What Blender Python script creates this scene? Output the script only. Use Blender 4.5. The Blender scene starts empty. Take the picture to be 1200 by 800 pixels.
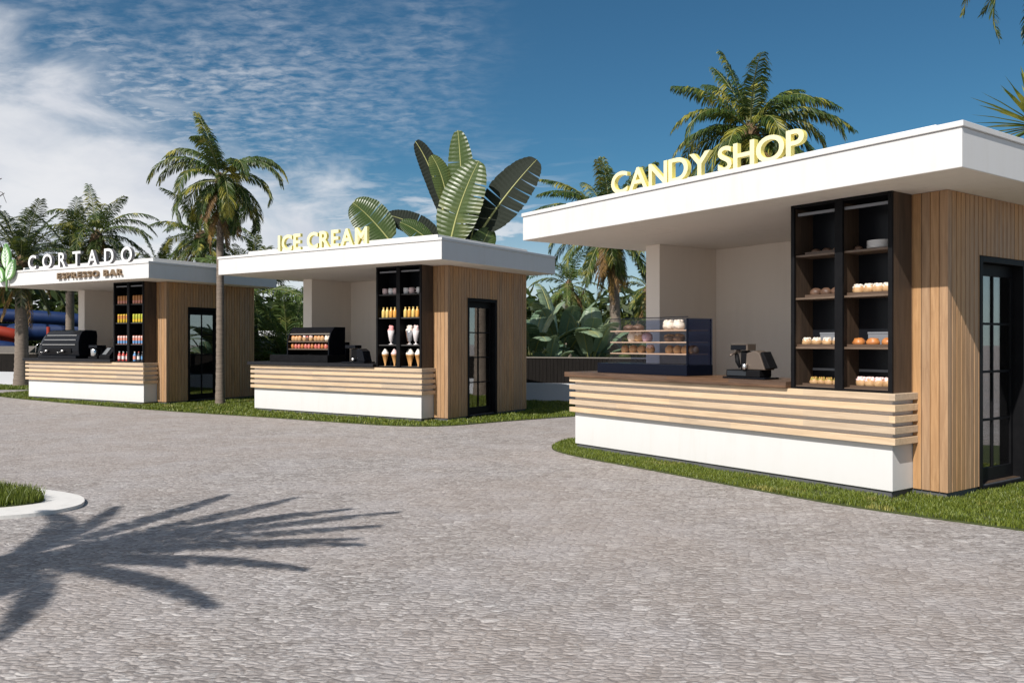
import bpy, bmesh, math, random
import numpy as np
from mathutils import Vector, Matrix, noise as mnoise
R = math.radians
S = bpy.context.scene
COL = S.collection
random.seed(7)

# ------------------------------------------------------------------ camera, sky, sun, exposure
cam = bpy.data.objects.new('camera', bpy.data.cameras.new('camera'))
COL.objects.link(cam)
cam.location = (0, 0, 1.51)
cam.rotation_euler = (R(90), 0, 0)
cam.data.sensor_width = 36
cam.data.lens = 972.65 / 1200 * 36
cam.data.shift_y = 0.0007
cam.data.clip_end = 3000
S.camera = cam
SUN = Vector((-.633, -.833, 1.025)).normalized()
sun = bpy.data.objects.new('sun', bpy.data.lights.new('sun', 'SUN'))
COL.objects.link(sun)
sun.data.energy = 5.0
sun.data.angle = R(.4)
sun.data.color = (1, .955, .90)
sun.rotation_euler = SUN.to_track_quat('Z', 'Y').to_euler()
S.view_settings.view_transform = 'Standard'
S.view_settings.look = 'None'
S.view_settings.exposure = 0.08
S.view_settings.gamma = 1
S.cycles.max_bounces = 12
S.cycles.diffuse_bounces = 8
S.cycles.transparent_max_bounces = 12


class NT:
    """tiny node-tree helper"""
    def __init__(s, tree):
        s.t = tree
        tree.nodes.clear()

    def n(s, kind, ins=None, **props):
        nd = s.t.nodes.new(kind)
        for k, v in props.items():
            setattr(nd, k, v)
        for k, v in (ins or {}).items():
            s.set(nd.inputs[k], v)
        return nd

    def set(s, sock, v):
        if hasattr(v, 'bl_idname') and not hasattr(v, 'links'):
            v = v.outputs[0]
        if hasattr(v, 'links'):
            s.t.links.new(v, sock)
        else:
            sock.default_value = v

    def math(s, op, a, b=0.0, c=0.0, clamp=False):
        nd = s.n('ShaderNodeMath', operation=op, use_clamp=clamp)
        s.set(nd.inputs[0], a); s.set(nd.inputs[1], b); s.set(nd.inputs[2], c)
        return nd.outputs[0]

    def ramp(s, v, a, b, lo=0.0, hi=1.0):
        nd = s.n('ShaderNodeMapRange', interpolation_type='SMOOTHSTEP')
        for k, x in zip(range(5), (v, a, b, lo, hi)):
            s.set(nd.inputs[k], x)
        return nd.outputs[0]

    def mix(s, f, a, b, blend='MIX'):
        nd = s.n('ShaderNodeMix', data_type='RGBA', blend_type=blend)
        s.set(nd.inputs[0], f); s.set(nd.inputs[6], a); s.set(nd.inputs[7], b)
        return nd.outputs[2]


def c4(c):
    return (*c, 1) if len(c) == 3 else c


world = bpy.data.worlds.new('World')
S.world = world
world.use_nodes = True
w = NT(world.node_tree)
sky = w.n('ShaderNodeTexSky', sky_type='NISHITA', sun_disc=False)
sky.sun_elevation = math.asin(SUN.z)
sky.sun_rotation = math.atan2(SUN.x, SUN.y)
sky.altitude = 200; sky.air_density = 1.0; sky.dust_density = .25; sky.ozone_density = 2.2
tc = w.n('ShaderNodeTexCoord')
sep = w.n('ShaderNodeSeparateXYZ', {0: tc.outputs['Generated']})
dx, dy, dz = sep.outputs
az = w.math('ARCTAN2', dx, dy)
el = w.math('ARCSINE', dz)
inv = w.math('DIVIDE', 1.0, w.math('ADD', w.math('MAXIMUM', dz, 0.0), .16))
plane = w.n('ShaderNodeCombineXYZ', {0: w.math('MULTIPLY', dx, inv), 1: w.math('MULTIPLY', dy, inv), 2: 0.0})


def wnoise(vec, scale, detail, rough=.55, dist=0.0, off=(0, 0, 0), sc=(1, 1, 1)):
    m = w.n('ShaderNodeMapping', {0: vec, 1: off, 3: sc})
    return w.n('ShaderNodeTexNoise', {'Vector': m, 'Scale': scale, 'Detail': detail, 'Roughness': rough, 'Distortion': dist}).outputs[0]


angv = w.n('ShaderNodeCombineXYZ', {0: az, 1: el, 2: 0.0})
# dappled high cloud
dap = w.ramp(wnoise(plane, 24, 5, .62, .25, sc=(.75, 1.2, 1)), .30, .80)
dapm = w.ramp(wnoise(plane, 1.7, 5, .6, .4, off=(2.2, .6, 0)), .30, .62)
left = w.ramp(w.math('ADD', az, w.math('MULTIPLY', wnoise(angv, 3.2, 5), .50)), .30, -.20)
d1 = w.math('MULTIPLY', w.math('MULTIPLY', w.math('MULTIPLY', dap, dapm), left), w.ramp(el, .05, .15))
# soft bank low on the left
bk = wnoise(angv, 6.5, 7, .58, .5, off=(.3, 1.7, 0), sc=(1, 2.2, 1))
lim = w.math('ADD', w.math('MULTIPLY', az, -.42), .07)      # upper rim of the bank
d2 = w.math('MULTIPLY', w.ramp(w.math('ADD', w.math('SUBTRACT', el, lim), w.math('MULTIPLY', w.math('SUBTRACT', bk, .5), -.26)), .055, -.06),
            w.ramp(az, .16, -.16))
d2 = w.math('MULTIPLY', d2, w.ramp(bk, .28, .62, .72, 1.0))
# thin streaks near the middle
stv = wnoise(angv, 9, 6, .6, .5, off=(1.3, .4, 0), sc=(1, 5.5, 1))
d3 = w.math('MULTIPLY', w.ramp(stv, .47, .66), w.math('MULTIPLY', w.ramp(el, .26, .12), w.math('MULTIPLY', w.ramp(az, .14, -.04), .8)))
hz = w.math('MULTIPLY', w.ramp(el, .22, .0), .5)
cl = w.math('MAXIMUM', hz, w.math('MAXIMUM', w.math('MULTIPLY', d1, .72), w.math('MAXIMUM', w.math('MULTIPLY', d2, .92), d3)), clamp=True)
shade = w.ramp(wnoise(angv, 5, 5, .55, .3, sc=(1, 2.4, 1)), .2, .65)
ccol = w.mix(shade, (.62, .66, .75, 1), (.92, .92, .94, 1))
skyc = w.mix(1.0, sky, (.43, .84, .97, 1), 'MULTIPLY')
skyb = w.n('ShaderNodeBackground', {'Color': skyc, 'Strength': .070})
clb = w.n('ShaderNodeBackground', {'Color': ccol, 'Strength': .90})
mx = w.n('ShaderNodeMixShader', {0: cl, 1: skyb, 2: clb})
w.n('ShaderNodeOutputWorld', {0: mx})


# ------------------------------------------------------------------ materials
def mat(name, col, rough=.6, spec=.5, metal=0.0, var=None, nscale=6, nvec=(1, 1, 1), bump=0.0, bscale=40, trans=0.0, fine=None, coat=0.0):
    m = bpy.data.materials.new(name)
    m.use_nodes = True
    t = NT(m.node_tree)
    tcn = t.n('ShaderNodeTexCoord')
    mp = t.n('ShaderNodeMapping', {0: tcn.outputs['Object'], 3: nvec})
    base = c4(col)
    if var:
        nz = t.n('ShaderNodeTexNoise', {'Vector': mp, 'Scale': nscale, 'Detail': 6, 'Roughness': .62})
        base = t.mix(t.ramp(nz.outputs[0], .3, .7), c4(col), c4(var))
        if fine:
            nf = t.n('ShaderNodeTexNoise', {'Vector': mp, 'Scale': nscale * 7, 'Detail': 4})
            base = t.mix(t.ramp(nf.outputs[0], .5, .78, 0, .6), base, c4(fine))
    p = t.n('ShaderNodeBsdfPrincipled', {'Base Color': base, 'Roughness': rough, 'Specular IOR Level': spec, 'Metallic': metal, 'Coat Weight': coat})
    if bump:
        bn = t.n('ShaderNodeTexNoise', {'Vector': mp, 'Scale': bscale, 'Detail': 5})
        b = t.n('ShaderNodeBump', {'Strength': bump, 'Distance': .01, 'Height': bn.outputs[0]})
        t.set(p.inputs['Normal'], b)
    out = p
    if trans:
        tl = t.n('ShaderNodeBsdfTranslucent', {'Color': base})
        out = t.n('ShaderNodeMixShader', {0: trans, 1: p, 2: tl})
    t.n('ShaderNodeOutputMaterial', {0: out})
    return m


def stucco(name, col, dirt):
    m = bpy.data.materials.new(name); m.use_nodes = True
    t = NT(m.node_tree)
    o = t.n('ShaderNodeTexCoord').outputs['Object']
    big = t.n('ShaderNodeTexNoise', {'Vector': o, 'Scale': 1.1, 'Detail': 6, 'Roughness': .65}).outputs[0]
    st = t.n('ShaderNodeTexNoise', {'Vector': t.n('ShaderNodeMapping', {0: o, 3: (1, 1, .10)}), 'Scale': 7, 'Detail': 5, 'Roughness': .7}).outputs[0]
    f = t.math('MULTIPLY', t.ramp(st, .40, .75), t.ramp(big, .35, .7))
    base = t.mix(t.math('MULTIPLY', f, .62), c4(col), c4(dirt))
    fn = t.n('ShaderNodeTexNoise', {'Vector': o, 'Scale': 160, 'Detail': 3}).outputs[0]
    b = t.n('ShaderNodeBump', {'Strength': .12, 'Distance': .004, 'Height': fn})
    p = t.n('ShaderNodeBsdfPrincipled', {'Base Color': base, 'Roughness': .75, 'Specular IOR Level': .3, 'Normal': b})
    t.n('ShaderNodeOutputMaterial', {0: p})
    return m


def wood(name, light, dark, axis, rough=.55, pitch=.118, off=0.0):
    """grain runs along axis (0 x, 2 z); every board gets its own tone"""
    m = bpy.data.materials.new(name); m.use_nodes = True
    t = NT(m.node_tree)
    o = t.n('ShaderNodeTexCoord').outputs['Object']
    s = [14, 14, 14]; s[axis] = .9
    gr = t.n('ShaderNodeTexNoise', {'Vector': t.n('ShaderNodeMapping', {0: o, 3: s}), 'Scale': 2.2, 'Detail': 8, 'Roughness': .68, 'Distortion': .6}).outputs[0]
    s2 = [3, 3, 3]; s2[axis] = .35
    kn = t.n('ShaderNodeTexNoise', {'Vector': t.n('ShaderNodeMapping', {0: o, 3: s2}), 'Scale': 2.0, 'Detail': 3, 'Distortion': 1.2}).outputs[0]
    sp = t.n('ShaderNodeSeparateXYZ', {0: o})
    if axis == 2:
        q = t.math('ADD', t.math('FLOOR', t.math('DIVIDE', t.math('ADD', sp.outputs[1], off), pitch)), t.math('MULTIPLY', t.math('FLOOR', t.math('DIVIDE', t.math('ADD', sp.outputs[0], .001), pitch)), 7.3))
    else:
        q = t.math('ADD', t.math('FLOOR', t.math('DIVIDE', t.math('SUBTRACT', sp.outputs[2], .52), .106)), t.math('MULTIPLY', t.math('FLOOR', t.math('DIVIDE', sp.outputs[0], .95)), 5.7))
    wn = t.n('ShaderNodeTexWhiteNoise', {'W': q}, noise_dimensions='1D').outputs[0]
    base = t.mix(t.ramp(gr, .28, .72), c4(light), c4(dark))
    base = t.mix(t.ramp(kn, .55, .75, 0, .35), base, c4([x * .55 for x in dark]))
    hsv = t.n('ShaderNodeHueSaturation', {'Hue': .5, 'Saturation': t.ramp(wn, 0, 1, .9, 1.08), 'Value': t.ramp(wn, 0, 1, .88, 1.10), 'Color': base})
    b = t.n('ShaderNodeBump', {'Strength': .2, 'Distance': .004, 'Height': gr})
    p = t.n('ShaderNodeBsdfPrincipled', {'Base Color': hsv, 'Roughness': rough, 'Specular IOR Level': .35, 'Normal': b})
    t.n('ShaderNodeOutputMaterial', {0: p})
    return m


def pavement_mat():
    m = bpy.data.materials.new('cobbles'); m.use_nodes = True
    t = NT(m.node_tree)
    o = t.n('ShaderNodeTexCoord').outputs['Object']
    wob = t.n('ShaderNodeTexNoise', {'Vector': o, 'Scale': 5, 'Detail': 3}).outputs[1]
    v = t.n('ShaderNodeVectorMath', {0: o, 1: t.n('ShaderNodeVectorMath', {0: wob, 1: (.06, .06, 0)}, operation='MULTIPLY')}, operation='ADD')
    mp = t.n('ShaderNodeMapping', {0: v, 2: (0, 0, .12), 3: (.46, 1.0, 1)})
    vor = t.n('ShaderNodeTexVoronoi', {'Vector': mp, 'Scale': 25, 'Randomness': .72}, voronoi_dimensions='2D')
    edge = t.n('ShaderNodeTexVoronoi', {'Vector': mp, 'Scale': 25, 'Randomness': .72}, voronoi_dimensions='2D', feature='DISTANCE_TO_EDGE').outputs[0]
    rnd = t.n('ShaderNodeSeparateColor', {0: vor.outputs['Color']})
    mid = t.n('ShaderNodeTexNoise', {'Vector': o, 'Scale': 1.3, 'Detail': 5, 'Roughness': .6}).outputs[0]
    big = t.n('ShaderNodeTexNoise', {'Vector': o, 'Scale': .22, 'Detail': 4, 'Roughness': .6}).outputs[0]
    fine = t.n('ShaderNodeTexNoise', {'Vector': o, 'Scale': 55, 'Detail': 5, 'Roughness': .7}).outputs[0]
    vor2 = t.n('ShaderNodeTexVoronoi', {'Vector': mp, 'Scale': 85, 'Randomness': 1.0}, voronoi_dimensions='2D')
    r2 = t.n('ShaderNodeSeparateColor', {0: vor2.outputs['Color']})
    col = t.mix(rnd.outputs[0], (.245, .219, .203, 1), (.45, .414, .392, 1))
    col = t.mix(t.ramp(rnd.outputs[1], .94, .99, 0, .7), col, (.66, .63, .60, 1))
    col = t.mix(t.ramp(rnd.outputs[2], .72, .95, 0, .7), col, (.21, .188, .178, 1))
    col = t.mix(t.ramp(r2.outputs[0], .62, .97, 0, .7), col, (.125, .108, .10, 1))
    col = t.mix(t.ramp(r2.outputs[1], .72, 1.0, 0, .6), col, (.64, .61, .585, 1))
    col = t.mix(t.ramp(big, .36, .62, 0, .45), col, (.39, .325, .285, 1))
    col = t.mix(t.ramp(mid, .4, .7, 0, .3), col, (.50, .475, .48, 1))
    col = t.mix(t.ramp(fine, .5, .8, 0, .4), col, (.15, .135, .125, 1))
    gap = t.ramp(edge, .0, .12, .62, 0.0)
    gap = t.math('MULTIPLY', gap, t.ramp(fine, .35, .6, .3, 1.0))
    col = t.mix(gap, col, (.15, .13, .12, 1))
    h = t.math('ADD', t.math('MULTIPLY', t.ramp(edge, .0, .30), .55), t.math('MULTIPLY', fine, .75))
    h = t.math('ADD', h, t.math('MULTIPLY', rnd.outputs[1], .35))
    h = t.math('ADD', h, t.math('MULTIPLY', r2.outputs[2], .35))
    b = t.n('ShaderNodeBump', {'Strength': .7, 'Distance': .013, 'Height': h})
    p = t.n('ShaderNodeBsdfPrincipled', {'Base Color': col, 'Roughness': .72, 'Specular IOR Level': .35, 'Normal': b})
    t.n('ShaderNodeOutputMaterial', {0: p})
    return m


def leaf_mat(name, a, b, yellow=None, yf=.0, scale=1.6, trans=.28, rough=.45):
    m = bpy.data.materials.new(name); m.use_nodes = True
    t = NT(m.node_tree)
    o = t.n('ShaderNodeTexCoord').outputs['Object']
    nz = t.n('ShaderNodeTexNoise', {'Vector': o, 'Scale': scale, 'Detail': 3}).outputs[0]
    rn = t.n('ShaderNodeNewGeometry').outputs['Random Per Island']
    col = t.mix(rn, c4(a), c4(b))
    if yellow:
        col = t.mix(t.ramp(t.math('ADD', nz, t.math('MULTIPLY', rn, .12)), .60 - yf, .72 - yf), col, c4(yellow))
    p = t.n('ShaderNodeBsdfPrincipled', {'Base Color': col, 'Roughness': rough, 'Specular IOR Level': .45})
    tl = t.n('ShaderNodeBsdfTranslucent', {'Color': t.mix(.5, col, (.14, .17, .02, 1))})
    mxs = t.n('ShaderNodeMixShader', {0: trans, 1: p, 2: tl})
    t.n('ShaderNodeOutputMaterial', {0: mxs})
    return m


def glass_mat(name, tint, refl=.08):
    m = bpy.data.materials.new(name); m.use_nodes = True
    t = NT(m.node_tree)
    ge = t.n('ShaderNodeNewGeometry')
    cs = t.math('ABSOLUTE', t.n('ShaderNodeVectorMath', {0: ge.outputs['Normal'], 1: ge.outputs['Incoming']}, operation='DOT_PRODUCT').outputs['Value'])
    fr = t.math('MULTIPLY', t.math('POWER', t.math('SUBTRACT', 1.0, cs), 5.0), .6)
    g = t.n('ShaderNodeBsdfGlossy', {'Color': (1, 1, 1, 1), 'Roughness': .0})
    tr = t.n('ShaderNodeBsdfTransparent', {'Color': c4(tint)})
    mxs = t.n('ShaderNodeMixShader', {0: t.math('ADD', fr, refl), 1: tr, 2: g})
    t.n('ShaderNodeOutputMaterial', {0: mxs})
    return m


M = dict(
    white=stucco('white_render', (.66, .65, .635), (.60, .57, .53)),
    soffit=stucco('soffit_render', (.86, .79, .71), (.70, .63, .55)),  # white render, brightened and warmed to imitate light bounced off the paving
    plaster=stucco('plaster', (.86, .78, .69), (.78, .70, .61)),  # pale and warm to paint in bounced light on the inner walls
    plinth=mat('plinth_grey', (.085, .088, .095), .7, var=(.11, .11, .115)),
    oak=wood('oak_boards', (.485, .295, .155), (.34, .195, .098), 2, pitch=.0868, off=-.357 + .0868 * 6),
    slat=wood('oak_slats', (.66, .505, .345), (.53, .385, .245), 0),
    walnut=wood('walnut_top', (.16, .092, .055), (.085, .047, .028), 0, .4),
    brownwood=wood('brown_panel', (.085, .056, .038), (.05, .033, .022), 2),
    darkshelf=mat('dark_shelf', (.05, .048, .047), .5, spec=.3),
    shelfwood=mat('shelf_wood', (.17, .115, .08), .5, var=(.11, .075, .05), nscale=8, nvec=(1, 8, 8)),
    caseshelf=mat('case_shelf_wood', (.55, .38, .27), .5, var=(.42, .29, .2), nscale=8, nvec=(1, 8, 8)),
    blacktop=mat('black_counter', (.014, .014, .016), .45, spec=.15, var=(.022, .022, .025), nscale=20),
    black=mat('black_metal', (.007, .007, .008), .5, spec=.08, var=(.010, .010, .011)),
    blackback=mat('black_laminate', (.009, .010, .013), .3, spec=.22),
    gloss=mat('gloss_black', (.005, .006, .009), .16, spec=.2),
    navy=mat('navy_panel', (.004, .006, .014), .25, spec=.15),
    chrome=mat('brushed_steel', (.72, .70, .67), .25, metal=1.0),
    taupe=mat('taupe_metal', (.16, .125, .10), .35, metal=.4),
    yellowface=mat('pale_yellow_enamel', (.86, .80, .48), .4, var=(.83, .76, .43)),
    yellowside=mat('yellow_enamel', (.80, .70, .19), .4),
    letterwhite=mat('white_enamel', (.82, .81, .79), .4),
    lettershade=mat('shaded_white_enamel', (.20, .19, .19), .5),  # sides of the white letters, greyed to paint in their shade
    bronze=mat('bronze_letter', (.25, .17, .10), .4, metal=.35),
    leafsign=mat('leaf_green_enamel', (.20, .40, .13), .45, var=(.25, .46, .16)),
    leafpale=mat('leaf_pale_enamel', (.66, .76, .60), .45, var=(.74, .80, .70), nscale=9),
    leafvein=mat('leaf_vein_enamel', (.10, .26, .08), .5),
    glass=glass_mat('door_glass', (.66, .67, .68), .24),
    backglass=glass_mat('navy_tinted_glass', (.62, .67, .80), .012),
    caseglass=glass_mat('case_glass', (.97, .97, .97), .012),
    cobble=pavement_mat(),
    soil=mat('garden_soil', (.07, .065, .03), .9, var=(.05, .07, .02), nscale=3),
    turf=mat('turf', (.035, .050, .010), .9, var=(.06, .07, .016), nscale=9, fine=(.02, .03, .008)),
    blade=leaf_mat('grass_blade', (.075, .115, .013), (.225, .265, .036), (.36, .33, .09), -.06, 2.2, .3, .5),
    kerb=stucco('kerb_concrete', (.66, .64, .61), (.5, .48, .45)),
    fencewhite=stucco('wall_white', (.50, .51, .53), (.5, .5, .5)),
    fencedark=mat('shaded_dark_slats', (.010, .0085, .0075), .85, spec=.12, var=(.016, .0135, .012), nscale=4, nvec=(6, 6, .5)),  # near black: the shade over the fence is put into the slat colour
    fencerail=mat('pale_rail', (.20, .175, .15), .6),
    frond=leaf_mat('palm_frond', (.020, .048, .011), (.085, .130, .022), (.34, .31, .05), .01),
    frond2=leaf_mat('palm_frond_dark', (.013, .030, .010), (.036, .062, .018), (.17, .16, .03), -.05),
    frondlight=leaf_mat('palm_frond_light', (.07, .125, .03), (.15, .21, .055), (.27, .28, .07), -.02, 1.6, .38),
    dead=leaf_mat('dead_frond', (.26, .145, .045), (.13, .085, .045), (.42, .25, .06), .0, trans=.2, rough=.7),
    yucca=leaf_mat('yucca_leaf', (.08, .13, .020), (.19, .24, .035), (.42, .40, .08), .04),
    rachis=mat('frond_stem', (.20, .21, .07), .5, var=(.14, .16, .05)),
    trunk=mat('palm_trunk', (.24, .19, .15), .85, var=(.13, .10, .075), nscale=5, nvec=(1, 1, 9), bump=.6, bscale=14, fine=(.34, .29, .24)),
    fibre=mat('palm_fibre', (.10, .065, .04), .95, var=(.19, .12, .06), nscale=9, nvec=(3, 3, .7), bump=.8, bscale=20),
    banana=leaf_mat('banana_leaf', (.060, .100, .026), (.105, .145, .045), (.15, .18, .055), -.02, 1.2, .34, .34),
    bananashade=leaf_mat('banana_leaf_shaded', (.005, .009, .005), (.009, .014, .007), None, 0, 1.2, .03, .85),  # same leaf seen from its shaded, backlit side; shade put into the colour
    bluegreen=leaf_mat('blue_green_leaf', (.12, .20, .12), (.22, .295, .19), (.27, .31, .16), -.03, 1.2, .25, .38),
    midrib=mat('leaf_midrib', (.36, .36, .13), .45),
    bush=leaf_mat('bush_leaf', (.020, .040, .012), (.060, .085, .022), (.12, .13, .03), -.04, 1.0),
    yellowbush=leaf_mat('yellow_bush_leaf', (.16, .18, .02), (.30, .30, .04), None, 0),
    blueslide=mat('blue_fibreglass', (.006, .020, .075), .6, spec=.15, var=(.008, .026, .09)),
    redslide=mat('red_fibreglass', (.26, .03, .014), .6, .15, var=(.26, .03, .015)),
    thatch=mat('weathered_thatch', (.16, .14, .12), .95, var=(.09, .08, .07), nscale=9, nvec=(4, 4, .6)),
    hill=mat('hill_scrub', (.13, .10, .09), .95, var=(.08, .075, .06), nscale=.05),
    pavil=mat('pavilion_white', (.75, .75, .75), .6),
    darkglass=mat('dark_display', (.022, .027, .033), .15),
    greyglass=mat('grey_window', (.16, .17, .18), .2),
    twig=mat('bare_twig', (.11, .085, .075), .9),
    dough=mat('baked_dough', (.42, .23, .10), .6, var=(.56, .36, .18), nscale=18),
    darkdough=mat('chocolate_dough', (.085, .045, .028), .55, var=(.14, .075, .045), nscale=18),
    orangedough=mat('glazed_dough', (.52, .20, .055), .4, var=(.40, .14, .04), nscale=18),
    cream=mat('cream_icing', (.80, .72, .62), .5, var=(.72, .62, .52), nscale=30),
    pinkcream=mat('pink_icing', (.78, .46, .44), .5, var=(.83, .68, .64), nscale=30),
    redicing=mat('red_icing', (.55, .10, .08), .35, var=(.7, .25, .18), nscale=25),
    orangeicing=mat('orange_icing', (.70, .26, .09), .4, var=(.78, .42, .2), nscale=25),
    lilac=mat('lilac_icing', (.42, .30, .42), .5, var=(.55, .40, .5), nscale=25),
    greenfruit=mat('green_fruit', (.24, .30, .06), .4, var=(.50, .20, .06), nscale=40),
    tray=mat('tray_brown', (.09, .055, .035), .5),
    paper=mat('white_card', (.62, .62, .62), .7),
    greybox=mat('grey_card', (.20, .21, .23), .6),
    porcelain=mat('porcelain', (.78, .76, .74), .25),
    mugpink=mat('pink_porcelain', (.70, .52, .50), .3),
    waffle=mat('waffle_cone', (.56, .30, .10), .65, var=(.45, .22, .07), nscale=40),
    softserve=mat('soft_serve', (.86, .80, .72), .5),
    strawberry=mat('strawberry_scoop', (.76, .24, .25), .5, var=(.82, .45, .42), nscale=20),
    shake=mat('milkshake_glass', (.68, .62, .62), .12, var=(.78, .72, .70)),
    chocshake=mat('chocolate_shake', (.20, .10, .07), .15, var=(.42, .3, .24)),
    grape=mat('dark_sundae_glass', (.16, .17, .19), .12, var=(.5, .48, .48)),
    orangecan=mat('orange_can', (.52, .22, .06), .3), yellowcan=mat('yellow_can', (.70, .46, .03), .3),
    limecan=mat('lime_can', (.46, .47, .05), .3), bluecan=mat('blue_can', (.12, .30, .55), .3),
    coralcan=mat('coral_band', (.72, .30, .22), .35), whitecan=mat('white_band', (.76, .74, .72), .35),
    redbottle=mat('red_bottle', (.60, .09, .07), .25), darkbottle=mat('dark_bottle', (.05, .05, .06), .2),
    amber=mat('orange_juice', (.74, .38, .08), .25), gold=mat('yellow_juice', (.72, .52, .16), .25),
)


# ------------------------------------------------------------------ mesh helpers
class MB:
    def __init__(s):
        s.v = []; s.f = []; s.mi = []; s.cur = 0; s.sm = []; s.smooth = False

    def face(s, idx):
        s.f.append(idx); s.mi.append(s.cur); s.sm.append(s.smooth)

    def quad(s, a, b, c, d):
        i = len(s.v); s.v += [a, b, c, d]; s.face((i, i + 1, i + 2, i + 3))

    def box(s, x0, x1, y0, y1, z0, z1):
        i = len(s.v)
        s.v += [(x, y, z) for z in (z0, z1) for y in (y0, y1) for x in (x0, x1)]
        for q in ((0, 2, 3, 1), (4, 5, 7, 6), (0, 1, 5, 4), (2, 6, 7, 3), (0, 4, 6, 2), (1, 3, 7, 5)):
            s.face(tuple(i + k for k in q))
        return s

    def lathe(s, prof, cx=0, cy=0, cz=0, n=16, cap=True, sx=1, sy=1):
        i = len(s.v)
        for r, z in prof:
            for k in range(n):
                a = 2 * math.pi * k / n
                s.v.append((cx + r * sx * math.cos(a), cy + r * sy * math.sin(a), cz + z))
        for j in range(len(prof) - 1):
            for k in range(n):
                k2 = (k + 1) % n
                s.face((i + j * n + k, i + j * n + k2, i + (j + 1) * n + k2, i + (j + 1) * n + k))
        if cap:
            s.face(tuple(i + n - 1 - k for k in range(n)))
            s.face(tuple(i + (len(prof) - 1) * n + k for k in range(n)))
        return s

    def tube(s, pts, rad, n=8, cap=True):
        pts = [Vector(p) for p in pts]
        if not isinstance(rad, (list, tuple)):
            rad = [rad] * len(pts)
        i = len(s.v); up = None
        for j, p in enumerate(pts):
            d = (pts[min(j + 1, len(pts) - 1)] - pts[max(j - 1, 0)]).normalized()
            if up is None:
                up = d.orthogonal().normalized()
            up = (up - d * up.dot(d)).normalized()
            sd = d.cross(up)
            for k in range(n):
                a = 2 * math.pi * k / n
                s.v.append(tuple(p + (up * math.cos(a) + sd * math.sin(a)) * rad[j]))
        for j in range(len(pts) - 1):
            for k in range(n):
                k2 = (k + 1) % n
                s.face((i + j * n + k, i + j * n + k2, i + (j + 1) * n + k2, i + (j + 1) * n + k))
        if cap:
            s.face(tuple(i + n - 1 - k for k in range(n)))
            s.face(tuple(i + (len(pts) - 1) * n + k for k in range(n)))
        return s

    def blob(s, cx, cy, cz, rx, ry, rz, amp=.12, freq=2.0, seed=0, nu=14, nv=8, zmin=None):
        i = len(s.v)
        for a in range(nv + 1):
            th = math.pi * a / nv
            for b in range(nu):
                ph = 2 * math.pi * b / nu
                d = Vector((math.sin(th) * math.cos(ph), math.sin(th) * math.sin(ph), math.cos(th)))
                k = 1 + amp * mnoise.noise(d * freq + Vector((seed * 3.1, seed * 1.7, 0)))
                z = cz + d.z * rz * k
                if zmin is not None:
                    z = max(z, zmin)
                s.v.append((cx + d.x * rx * k, cy + d.y * ry * k, z))
        for a in range(nv):
            for b in range(nu):
                b2 = (b + 1) % nu
                s.face((i + a * nu + b, i + (a + 1) * nu + b, i + (a + 1) * nu + b2, i + a * nu + b2))
        return s

    def prism(s, poly, y0, y1):
        """polygon in x,z extruded along y"""
        n = len(poly); i = len(s.v)
        s.v += [(x, y0, z) for x, z in poly] + [(x, y1, z) for x, z in poly]
        s.face(tuple(i + k for k in range(n)))
        s.face(tuple(i + n + n - 1 - k for k in range(n)))
        for k in range(n):
            k2 = (k + 1) % n
            s.face((i + k2, i + k, i + n + k, i + n + k2))
        return s

    def xprism(s, poly, x0, x1):
        """polygon in y,z extruded along x"""
        n = len(poly); i = len(s.v)
        s.v += [(x0, y, z) for y, z in poly] + [(x1, y, z) for y, z in poly]
        s.face(tuple(i + n - 1 - k for k in range(n)))
        s.face(tuple(i + n + k for k in range(n)))
        for k in range(n):
            k2 = (k + 1) % n
            s.face((i + k, i + k2, i + n + k2, i + n + k))
        return s

    def build(s, name, mats, parent=None, bevel=0.0, loc=None, rz=None):
        me = bpy.data.meshes.new(name)
        me.from_pydata([tuple(v) for v in s.v], [], s.f)
        if not isinstance(mats, (list, tuple)):
            mats = [mats]
        for m in mats:
            me.materials.append(m)
        me.polygons.foreach_set('material_index', s.mi)
        me.polygons.foreach_set('use_smooth', s.sm)
        me.update()
        o = bpy.data.objects.new(name, me)
        COL.objects.link(o)
        if parent:
            o.parent = parent
        if loc:
            o.location = loc
        if rz is not None:
            o.rotation_euler.z = rz
        if bevel:
            b = o.modifiers.new('bevel', 'BEVEL')
            b.width = bevel; b.segments = 2; b.limit_method = 'ANGLE'; b.angle_limit = R(50); b.harden_normals = False
        return o


def tag(o, label=None, cat=None, group=None, kind=None):
    if label: o['label'] = label
    if cat: o['category'] = cat
    if group: o['group'] = group
    if kind: o['kind'] = kind
    return o


def empty(name, loc, rz=0):
    o = bpy.data.objects.new(name, None)
    COL.objects.link(o)
    o.location = loc; o.rotation_euler.z = rz
    o.empty_display_size = .2
    return o


def copy_tree(o, parent=None):
    c = o.copy(); COL.objects.link(c)
    if parent: c.parent = parent
    for ch in list(o.children):
        copy_tree(ch, c)
    return c


# ------------------------------------------------------------------ ground
def structure(o):
    o['kind'] = 'structure'
    return o


def sheet(name, pts, z, m, thick=None):
    b = MB()
    if thick:
        n = len(pts)
        b.v += [(x, y, z) for x, y in pts] + [(x, y, z - thick) for x, y in pts]
        b.face(tuple(range(n)))
        for k in range(n):
            k2 = (k + 1) % n
            b.face((k2, k, n + k, n + k2))
    else:
        b.v += [(x, y, z) for x, y in pts]
        b.face(tuple(range(len(pts))))
    return structure(b.build(name, m))


def smooth_poly(pts, it=2):
    for _ in range(it):
        q = []
        for i in range(len(pts)):
            a, b = pts[i], pts[(i + 1) % len(pts)]
            q += [(a[0] * .75 + b[0] * .25, a[1] * .75 + b[1] * .25), (a[0] * .25 + b[0] * .75, a[1] * .25 + b[1] * .75)]
        pts = q
    return pts


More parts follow.
